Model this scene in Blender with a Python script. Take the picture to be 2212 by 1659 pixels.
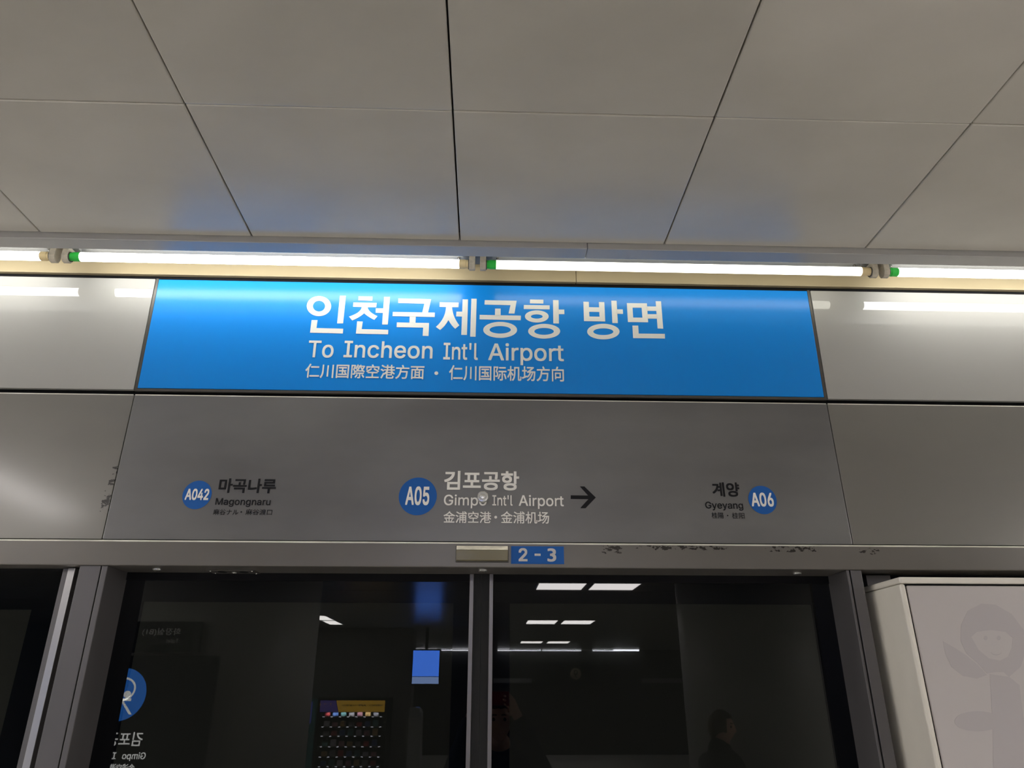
import bpy, bmesh, math, random
from mathutils import Vector, Matrix
random.seed(7)
C = bpy.context.scene
for o in list(bpy.data.objects):
    bpy.data.objects.remove(o)

# ------------------------------------------------------------------ camera, world, exposure
F_PX = 1580.3; PITCH = 0.401; YAW = 0.0336; ROLL = 0.0006
EYE = 1.68                                   # lens height above the platform floor
cy_, sy_ = math.cos(YAW), math.sin(YAW); cp_, sp_ = math.cos(PITCH), math.sin(PITCH)
FWD = Vector((sy_*cp_, cy_*cp_, sp_)); RT0 = Vector((cy_, -sy_, 0)); UP0 = RT0.cross(FWD)
RT = RT0*math.cos(ROLL) + UP0*math.sin(ROLL); UP = UP0*math.cos(ROLL) - RT0*math.sin(ROLL)
cam = bpy.data.cameras.new('camera'); cam_o = bpy.data.objects.new('camera', cam)
C.collection.objects.link(cam_o)
cam.sensor_width = 36; cam.lens = 36*F_PX/2212; cam.clip_start = 0.01; cam.clip_end = 200
M = Matrix((RT, UP, -FWD)).transposed().to_4x4(); M.translation = (0, 0, EYE)
cam_o.matrix_world = M
C.camera = cam_o
w = bpy.data.worlds.new('world'); C.world = w; w.use_nodes = True
w.node_tree.nodes['Background'].inputs[0].default_value = (1.0, 0.97, 0.9, 1)
w.node_tree.nodes['Background'].inputs[1].default_value = 0.02
C.view_settings.view_transform = 'Standard'; C.view_settings.look = 'None'
C.view_settings.gamma = 1; C.view_settings.use_curve_mapping = False
C.view_settings.exposure = 0.25
C.cycles.use_denoising = True
C.cycles.max_bounces = 10; C.cycles.diffuse_bounces = 5; C.cycles.glossy_bounces = 6
C.cycles.transparent_max_bounces = 12
C.cycles.sample_clamp_indirect = 4.0
C.cycles.blur_glossy = 0.0

TUBE_L = 16.0        # radiance of the cove tubes
PANEL_L = 18.0       # radiance of the ceiling light panels

# ------------------------------------------------------------------ surveyed geometry (metres, z relative to the lens)
H = 1.294                                    # ceiling
YB = 1.919; YA = 1.3706; MOD = 0.6382; SEAM0 = -0.0975
SGT = (2.1923, 1.3027); SGB = (2.2056, 0.8942)   # blue sign plane, top and bottom (Y, z)
LOT = (2.2058, 0.8853); LOB = (2.2000, 0.4192)   # station panel plane
XL, XR = -1.1323, 1.1098
YH = 2.193                                   # header face
YG = 2.33                                    # sliding-door glass
TY, TZ = 2.07, 1.305                         # tube axis
FLOOR = -EYE

def ray(px, py):
    return FWD + RT*((px-1106)/F_PX) + UP*((829.5-py)/F_PX)
def onY(px, py, Y):
    d = ray(px, py); return d*(Y/d.y)
def slope(px, py):
    d = ray(px, py); return d.z/d.y
class Plane:
    """a wall plane that runs along X: (u, v) -> world, v measured up the plane from its foot"""
    def __init__(s, top, foot):
        s.f = Vector((0, foot[0], foot[1])); t = Vector((0, top[0]-foot[0], top[1]-foot[1]))
        s.len = t.length; s.t = t.normalized(); s.n = Vector((0, -s.t.z, s.t.y))
    def at(s, u, v, d=0.0):
        return Vector((u, 0, 0)) + s.f + s.t*v + s.n*d
    def uv(s, px, py):
        r = ray(px, py); k = s.f.dot(s.n)/r.dot(s.n); p = r*k
        return p.x, (p-s.f).dot(s.t)
SIGN = Plane(SGT, SGB); STAT = Plane(LOT, LOB)
HEAD = Plane((YH, 1.0), (YH, 0.0))
BOXF = Plane((2.055, 1.0), (2.055, 0.0))
class Back:
    """a plane facing +Y (towards the platform doors); u runs to -X as a reader sees it"""
    def __init__(s, Y): s.Y = Y
    def at(s, u, v, d=0.0): return Vector((-u, s.Y+d, v))
def virt(px, py, Yv):
    """real point whose mirror image in the door glass is seen in direction px, py at depth Yv"""
    p = onY(px, py, Yv); return Vector((p.x, 2*YG-Yv, p.z))

# ------------------------------------------------------------------ materials
def rgb(r, g, b):
    f = lambda c: (c/255/12.92) if c/255 <= .04045 else ((c/255+.055)/1.055)**2.4
    return (f(r), f(g), f(b), 1)
def mat(name, col, rough=.5, metal=0, coat=0, coat_rough=.03, spec=.35, noise=None, bump=None, emit=None, aniso=None):
    m = bpy.data.materials.new(name); m.use_nodes = True
    nt = m.node_tree; b = nt.nodes['Principled BSDF']
    b.inputs['Base Color'].default_value = col
    b.inputs['Roughness'].default_value = rough; b.inputs['Metallic'].default_value = metal
    b.inputs['Coat Weight'].default_value = coat; b.inputs['Coat Roughness'].default_value = coat_rough
    b.inputs['Specular IOR Level'].default_value = spec
    if emit:
        b.inputs['Emission Color'].default_value = emit[0]; b.inputs['Emission Strength'].default_value = emit[1]
    if name.startswith('ceiling_paint'): b.inputs['Coat IOR'].default_value = 1.75
    tc = nt.nodes.new('ShaderNodeTexCoord')
    if noise:                                  # (scale, amount, stretch xyz): dirt and grime of its own shape
        sc, amt, st = noise
        mp = nt.nodes.new('ShaderNodeMapping'); mp.inputs['Scale'].default_value = st
        n = nt.nodes.new('ShaderNodeTexNoise'); n.inputs['Scale'].default_value = sc; n.inputs['Detail'].default_value = 6
        r = nt.nodes.new('ShaderNodeMapRange'); r.inputs[1].default_value = .35; r.inputs[2].default_value = .7
        r.inputs[3].default_value = 1-amt; r.inputs[4].default_value = 1+amt*.3
        mx = nt.nodes.new('ShaderNodeMix'); mx.data_type = 'RGBA'; mx.blend_type = 'MULTIPLY'; mx.inputs[0].default_value = 1
        mx.inputs[6].default_value = col
        nt.links.new(tc.outputs['Object'], mp.inputs[0]); nt.links.new(mp.outputs[0], n.inputs['Vector'])
        nt.links.new(n.outputs[0], r.inputs[0]); nt.links.new(r.outputs[0], mx.inputs[7])
        nt.links.new(mx.outputs[2], b.inputs['Base Color'])
    if bump:
        sc, st, amt = bump
        mp = nt.nodes.new('ShaderNodeMapping'); mp.inputs['Scale'].default_value = st
        n = nt.nodes.new('ShaderNodeTexNoise'); n.inputs['Scale'].default_value = sc; n.inputs['Detail'].default_value = 3
        bp = nt.nodes.new('ShaderNodeBump'); bp.inputs['Strength'].default_value = amt; bp.inputs['Distance'].default_value = .002
        nt.links.new(tc.outputs['Object'], mp.inputs[0]); nt.links.new(mp.outputs[0], n.inputs['Vector'])
        nt.links.new(n.outputs[0], bp.inputs['Height']); nt.links.new(bp.outputs[0], b.inputs['Normal'])
        if coat: nt.links.new(bp.outputs[0], b.inputs['Coat Normal'])
    return m
def chips(m, boxes, col=(.03, .027, .022, 1), scale=60, thr=.56):
    """paint chipped away in irregular flakes inside boxes given in object space (x0,x1,z0,z1)"""
    nt = m.node_tree; b = nt.nodes['Principled BSDF']
    tc = nt.nodes.new('ShaderNodeTexCoord'); sp = nt.nodes.new('ShaderNodeSeparateXYZ')
    nt.links.new(tc.outputs['Object'], sp.inputs[0])
    n = nt.nodes.new('ShaderNodeTexNoise'); n.inputs['Scale'].default_value = scale; n.inputs['Detail'].default_value = 5
    n.inputs['Roughness'].default_value = .65
    mp = nt.nodes.new('ShaderNodeMapping'); mp.inputs['Scale'].default_value = (.6, 1, 1.3)
    nt.links.new(tc.outputs['Object'], mp.inputs[0]); nt.links.new(mp.outputs[0], n.inputs['Vector'])
    def mth(op, a, bb):
        k = nt.nodes.new('ShaderNodeMath'); k.operation = op
        for i, x in enumerate((a, bb)):
            if hasattr(x, 'links'): nt.links.new(x, k.inputs[i])
            else: k.inputs[i].default_value = x
        return k.outputs[0]
    tot = None
    for (x0, x1, z0, z1) in boxes:
        cx, hx, cz, hz = (x0+x1)/2, (x1-x0)/2, (z0+z1)/2, (z1-z0)/2
        ax = mth('DIVIDE', mth('ABSOLUTE', mth('SUBTRACT', sp.outputs[0], cx), 0), hx)
        az = mth('DIVIDE', mth('ABSOLUTE', mth('SUBTRACT', sp.outputs[2], cz), 0), hz)
        d = mth('MAXIMUM', ax, az)
        k = mth('SUBTRACT', 1.0, mth('POWER', mth('MINIMUM', d, 1.0), 3.0))
        tot = k if tot is None else mth('MAXIMUM', tot, k)
    f = mth('GREATER_THAN', mth('MULTIPLY', n.outputs[0], mth('POWER', tot, .25)), thr)
    mx = nt.nodes.new('ShaderNodeMix'); mx.data_type = 'RGBA'
    src = b.inputs['Base Color'].links
    if src: nt.links.new(src[0].from_socket, mx.inputs[6])
    else: mx.inputs[6].default_value = b.inputs['Base Color'].default_value
    mx.inputs[7].default_value = col
    nt.links.new(f, mx.inputs[0]); nt.links.new(mx.outputs[2], b.inputs['Base Color'])
    return m
def glass_mat(name, tint, film):
    """single pane: Fresnel reflection over a tinted clear pane with a thin film of dust"""
    m = bpy.data.materials.new(name); m.use_nodes = True; nt = m.node_tree; nt.nodes.clear()
    out = nt.nodes.new('ShaderNodeOutputMaterial'); g = nt.nodes.new('ShaderNodeBsdfGlossy'); g.inputs['Roughness'].default_value = .006
    t = nt.nodes.new('ShaderNodeBsdfTransparent'); t.inputs[0].default_value = tint
    d = nt.nodes.new('ShaderNodeBsdfDiffuse'); d.inputs[0].default_value = (.72, .70, .67, 1)
    m1 = nt.nodes.new('ShaderNodeMixShader'); m1.inputs[0].default_value = film
    fr = nt.nodes.new('ShaderNodeFresnel'); fr.inputs[0].default_value = 1.44
    m2 = nt.nodes.new('ShaderNodeMixShader')
    L = nt.links.new
    L(t.outputs[0], m1.inputs[1]); L(d.outputs[0], m1.inputs[2]); L(fr.outputs[0], m2.inputs[0])
    L(m1.outputs[0], m2.inputs[1]); L(g.outputs[0], m2.inputs[2]); L(m2.outputs[0], out.inputs[0])
    return m
def emit_mat(name, col, s):
    m = bpy.data.materials.new(name); m.use_nodes = True; nt = m.node_tree; nt.nodes.clear()
    out = nt.nodes.new('ShaderNodeOutputMaterial'); e = nt.nodes.new('ShaderNodeEmission')
    e.inputs[0].default_value = col; e.inputs[1].default_value = s; nt.links.new(e.outputs[0], out.inputs[0])
    return m

MT = dict(
    ceil=mat('ceiling_paint', (.60, .573, .50, 1), .30, .10, 1.0, .22, noise=(2.2, .10, (1, 1.6, 1)), bump=(2.5, (1, 1, 1), .12)),
    grey_up=mat('fascia_gloss_paint', (.385, .38, .355, 1), .55, .05, 1.0, .006),
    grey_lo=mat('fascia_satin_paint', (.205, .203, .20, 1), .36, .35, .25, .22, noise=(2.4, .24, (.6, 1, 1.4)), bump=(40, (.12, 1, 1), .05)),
    blue=mat('sign_blue_film', (.0025, .255, .80, 1), .5, 0, .5, .20, spec=.1),
    blue_lo=mat('badge_blue_film', (.006, .105, .40, 1), .5, 0),
    white=mat('white_film', (.87, .87, .81, 1), .5),
    white_lo=mat('cream_white_film', (.92, .90, .84, 1), .5),
    charcoal=mat('charcoal_film', (.010, .010, .012, 1), .6, spec=.2),
    edge=mat('dark_aluminium', (.10, .095, .085, 1), .4, .5),
    black=mat('black_gasket', (.004, .004, .005, 1), .7, spec=.2),
    header=mat('header_paint', (.175, .164, .147, 1), .38, .4, .2, .2, noise=(3, .12, (.5, 1, 1))),
    post=mat('post_paint', (.145, .139, .142, 1), .42, .40, noise=(3, .10, (1, 1, .3))),
    trim=mat('brushed_aluminium', (.46, .455, .44, 1), .34, .35, bump=(30, (.05, 1, 1), .03)),
    cream=mat('cream_enamel', (.44, .365, .23, 1), .35, .0, noise=(9, .10, (.25, 1, 1))),
    batten=mat('batten_enamel', (.12, .12, .115, 1), .5, .1),
    holder=mat('lamp_holder_plastic', (.52, .47, .38, 1), .55, noise=(60, .2, (1, 1, 1))),
    capcream=mat('tube_cap_cream', (.78, .62, .34, 1), .4),
    capgreen=mat('tube_cap_green', (.03, .58, .07, 1), .4),
    frit=mat('printed_glass_border', (.0010, .0016, .0026, 1), .012, 0, spec=.39),
    pane=glass_mat('door_pane', (.5, .52, .5, 1), .004),
    silver=mat('silver_stile', (.52, .51, .50, 1), .3, .8),
    stile=mat('grey_stile', (.20, .19, .19, 1), .35, .6),
    edge_glint=mat('painted_edge_glint', (.90, .87, .78, 1), .35, .3, noise=(9, .35, (.5, 1, 1))),  # pale colour stands in for tube light caught on rounded edges
    rubber=mat('ribbed_rubber', (.02, .02, .02, 1), .6),
    boxw=mat('lightbox_white', (.86, .82, .73, 1), .35, 0, .3, .1, noise=(5, .08, (1, 1, .5))),
    boxf=mat('lightbox_face', (.56, .525, .51, 1), .5, 0, .5, .25),
    boxp=mat('lightbox_print', (.50, .468, .468, 1), .5, 0, .5, .25),
    gold=mat('smoked_lens', (.19, .165, .09, 1), .3, .0, .4, .1),
    goldtop_lit=mat('lens_top_lit', (.92, .86, .70, 1), .3, .2, noise=(60, .35, (.4, 1, 1))),  # cream colour paints in the tube light on the lens's upward facet
    chrome=mat('satin_chrome', (.70, .70, .67, 1), .25, .75),
    floor=mat('granite_floor', (.66, .645, .62, 1), .35, noise=(30, .15, (1, 1, 1))),
    wallg=mat('grey_wall_cladding', (.30, .30, .28, 1), .5),
    dark=mat('dark_void', (.012, .012, .013, 1), .8, spec=.1),
    tunnel=mat('tunnel_concrete', (.16, .16, .145, 1), .9),
)
tube_m = [emit_mat('tube_glow', (1.0, .985, .93, 1), TUBE_L), emit_mat('tube_glow_ageing', (1.0, .965, .84, 1), TUBE_L*.32)]
panel_m = emit_mat('light_panel_glow', (1.0, .95, .93, 1), PANEL_L)

# ------------------------------------------------------------------ mesh helpers
LOC = {}
def root_of(o):
    return LOC.get(o.name, Vector((0, 0, 0)))
def tag(o, label=None, cat=None, group=None, kind=None):
    if label: o['label'] = label
    if cat: o['category'] = cat
    if group: o['group'] = group
    if kind: o['kind'] = kind
    return o
def thing(name, label, cat, at, group=None, kind=None):
    o = bpy.data.objects.new(name, None); C.collection.objects.link(o)
    o.empty_display_size = .05
    p = Vector((at[0], at[1], at[2]+EYE)); o.location = p; LOC[o.name] = p
    return tag(o, label, cat, group, kind)
def build(name, bm, m, parent=None, bevel=0, smooth=False, seg=2, at=None):
    """bm vertices are in surveyed space; the object gets its own origin at its base"""
    bm.verts.ensure_lookup_table()
    bmesh.ops.recalc_face_normals(bm, faces=bm.faces)
    for v in bm.verts: v.co.z += EYE
    if at is None:
        xs = [v.co for v in bm.verts]
        c = Vector(((min(p.x for p in xs)+max(p.x for p in xs))/2, (min(p.y for p in xs)+max(p.y for p in xs))/2, min(p.z for p in xs)))
    else: c = Vector((at[0], at[1], at[2]+EYE))
    for v in bm.verts: v.co -= c
    me = bpy.data.meshes.new(name); bm.to_mesh(me); bm.free()
    if smooth:
        for p in me.polygons: p.use_smooth = True
    me.materials.append(m)
    o = bpy.data.objects.new(name, me); C.collection.objects.link(o)
    if parent is not None:
        o.parent = parent; o.location = c - root_of(parent)
    else: o.location = c
    LOC[o.name] = c
    if bevel:
        b = o.modifiers.new('bevel', 'BEVEL'); b.width = bevel; b.segments = seg; b.limit_method = 'ANGLE'; b.angle_limit = math.radians(40)
        if not smooth:
            for p in me.polygons: p.use_smooth = False
    return o
def box(bm, x0, x1, y0, y1, z0, z1):
    vs = [bm.verts.new((x, y, z)) for x in (x0, x1) for y in (y0, y1) for z in (z0, z1)]
    for f in ((0, 1, 3, 2), (4, 6, 7, 5), (0, 4, 5, 1), (2, 3, 7, 6), (0, 2, 6, 4), (1, 5, 7, 3)):
        bm.faces.new([vs[i] for i in f])
    return bm
def bx(*a): return box(bmesh.new(), *a)
def prismX(bm, prof, x0, x1):
    a = [bm.verts.new((x0, y, z)) for y, z in prof]; b = [bm.verts.new((x1, y, z)) for y, z in prof]
    n = len(prof); bm.faces.new(a); bm.faces.new(b[::-1])
    for i in range(n): bm.faces.new((a[i], a[(i+1) % n], b[(i+1) % n], b[i]))
    return bm
def lathe(bm, prof, o, axis, n=32):
    """prof: (distance along axis, radius) from the point o"""
    ax = Vector(axis).normalized(); e1 = ax.orthogonal().normalized(); e2 = ax.cross(e1); o = Vector(o)
    rings = []
    for d, r in prof:
        if r < 1e-6: rings.append([bm.verts.new(o+ax*d)])
        else: rings.append([bm.verts.new(o+ax*d+(e1*math.cos(2*math.pi*i/n)+e2*math.sin(2*math.pi*i/n))*r) for i in range(n)])
    for a, b in zip(rings, rings[1:]):
        for i in range(n):
            j = (i+1) % n
            if len(a) == 1 and len(b) == 1: continue
            if len(a) == 1: bm.faces.new((a[0], b[i], b[j]))
            elif len(b) == 1: bm.faces.new((a[i], a[j], b[0]))
            else: bm.faces.new((a[i], a[j], b[j], b[i]))
    if len(rings[0]) > 1: bm.faces.new(rings[0])
    if len(rings[-1]) > 1: bm.faces.new(rings[-1])
    return bm
def cyl(bm, p, q, r, n=24):
    p, q = Vector(p), Vector(q)
    return lathe(bm, [(0, r), ((q-p).length, r)], p, q-p, n)
def slab(bm, plane, pts, d0, d1):
    """flat polygon pts (u, v) on a plane, from depth d0 to d1 in front of it"""
    a = [bm.verts.new(plane.at(u, v, d0)) for u, v in pts]; b = [bm.verts.new(plane.at(u, v, d1)) for u, v in pts]
    n = len(pts); bm.faces.new(a); bm.faces.new(b)
    for i in range(n): bm.faces.new((a[i], a[(i+1) % n], b[(i+1) % n], b[i]))
    return bm
def rect(u0, u1, v0, v1): return [(u0, v0), (u1, v0), (u1, v1), (u0, v1)]
def tess(bm, plane, loops, d0=.0004, d1=.0011):
    """filled flat shape with holes: loops of (u, v)"""
    cu = bpy.data.curves.new('tmp', 'CURVE'); cu.dimensions = '2D'; cu.fill_mode = 'BOTH'; cu.extrude = .5
    for lp in loops:
        s = cu.splines.new('POLY'); s.points.add(len(lp)-1); s.use_cyclic_u = True
        for p, (u, v) in zip(s.points, lp): p.co = (u, v, 0, 1)
    curve_in(bm, cu, lambda c: plane.at(c.x, c.y, d0 if c.z < 0 else d1))
def curve_in(bm, cu, fn):
    o = bpy.data.objects.new('tmp', cu); C.collection.objects.link(o); bpy.context.view_layer.update()
    me = bpy.data.meshes.new_from_object(o.evaluated_get(bpy.context.evaluated_depsgraph_get()))
    vs = [bm.verts.new(fn(v.co)) for v in me.vertices]
    for p in me.polygons:
        try: bm.faces.new([vs[i] for i in p.vertices])
        except ValueError: pass
    bpy.data.objects.remove(o); bpy.data.meshes.remove(me); bpy.data.curves.remove(cu)
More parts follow.
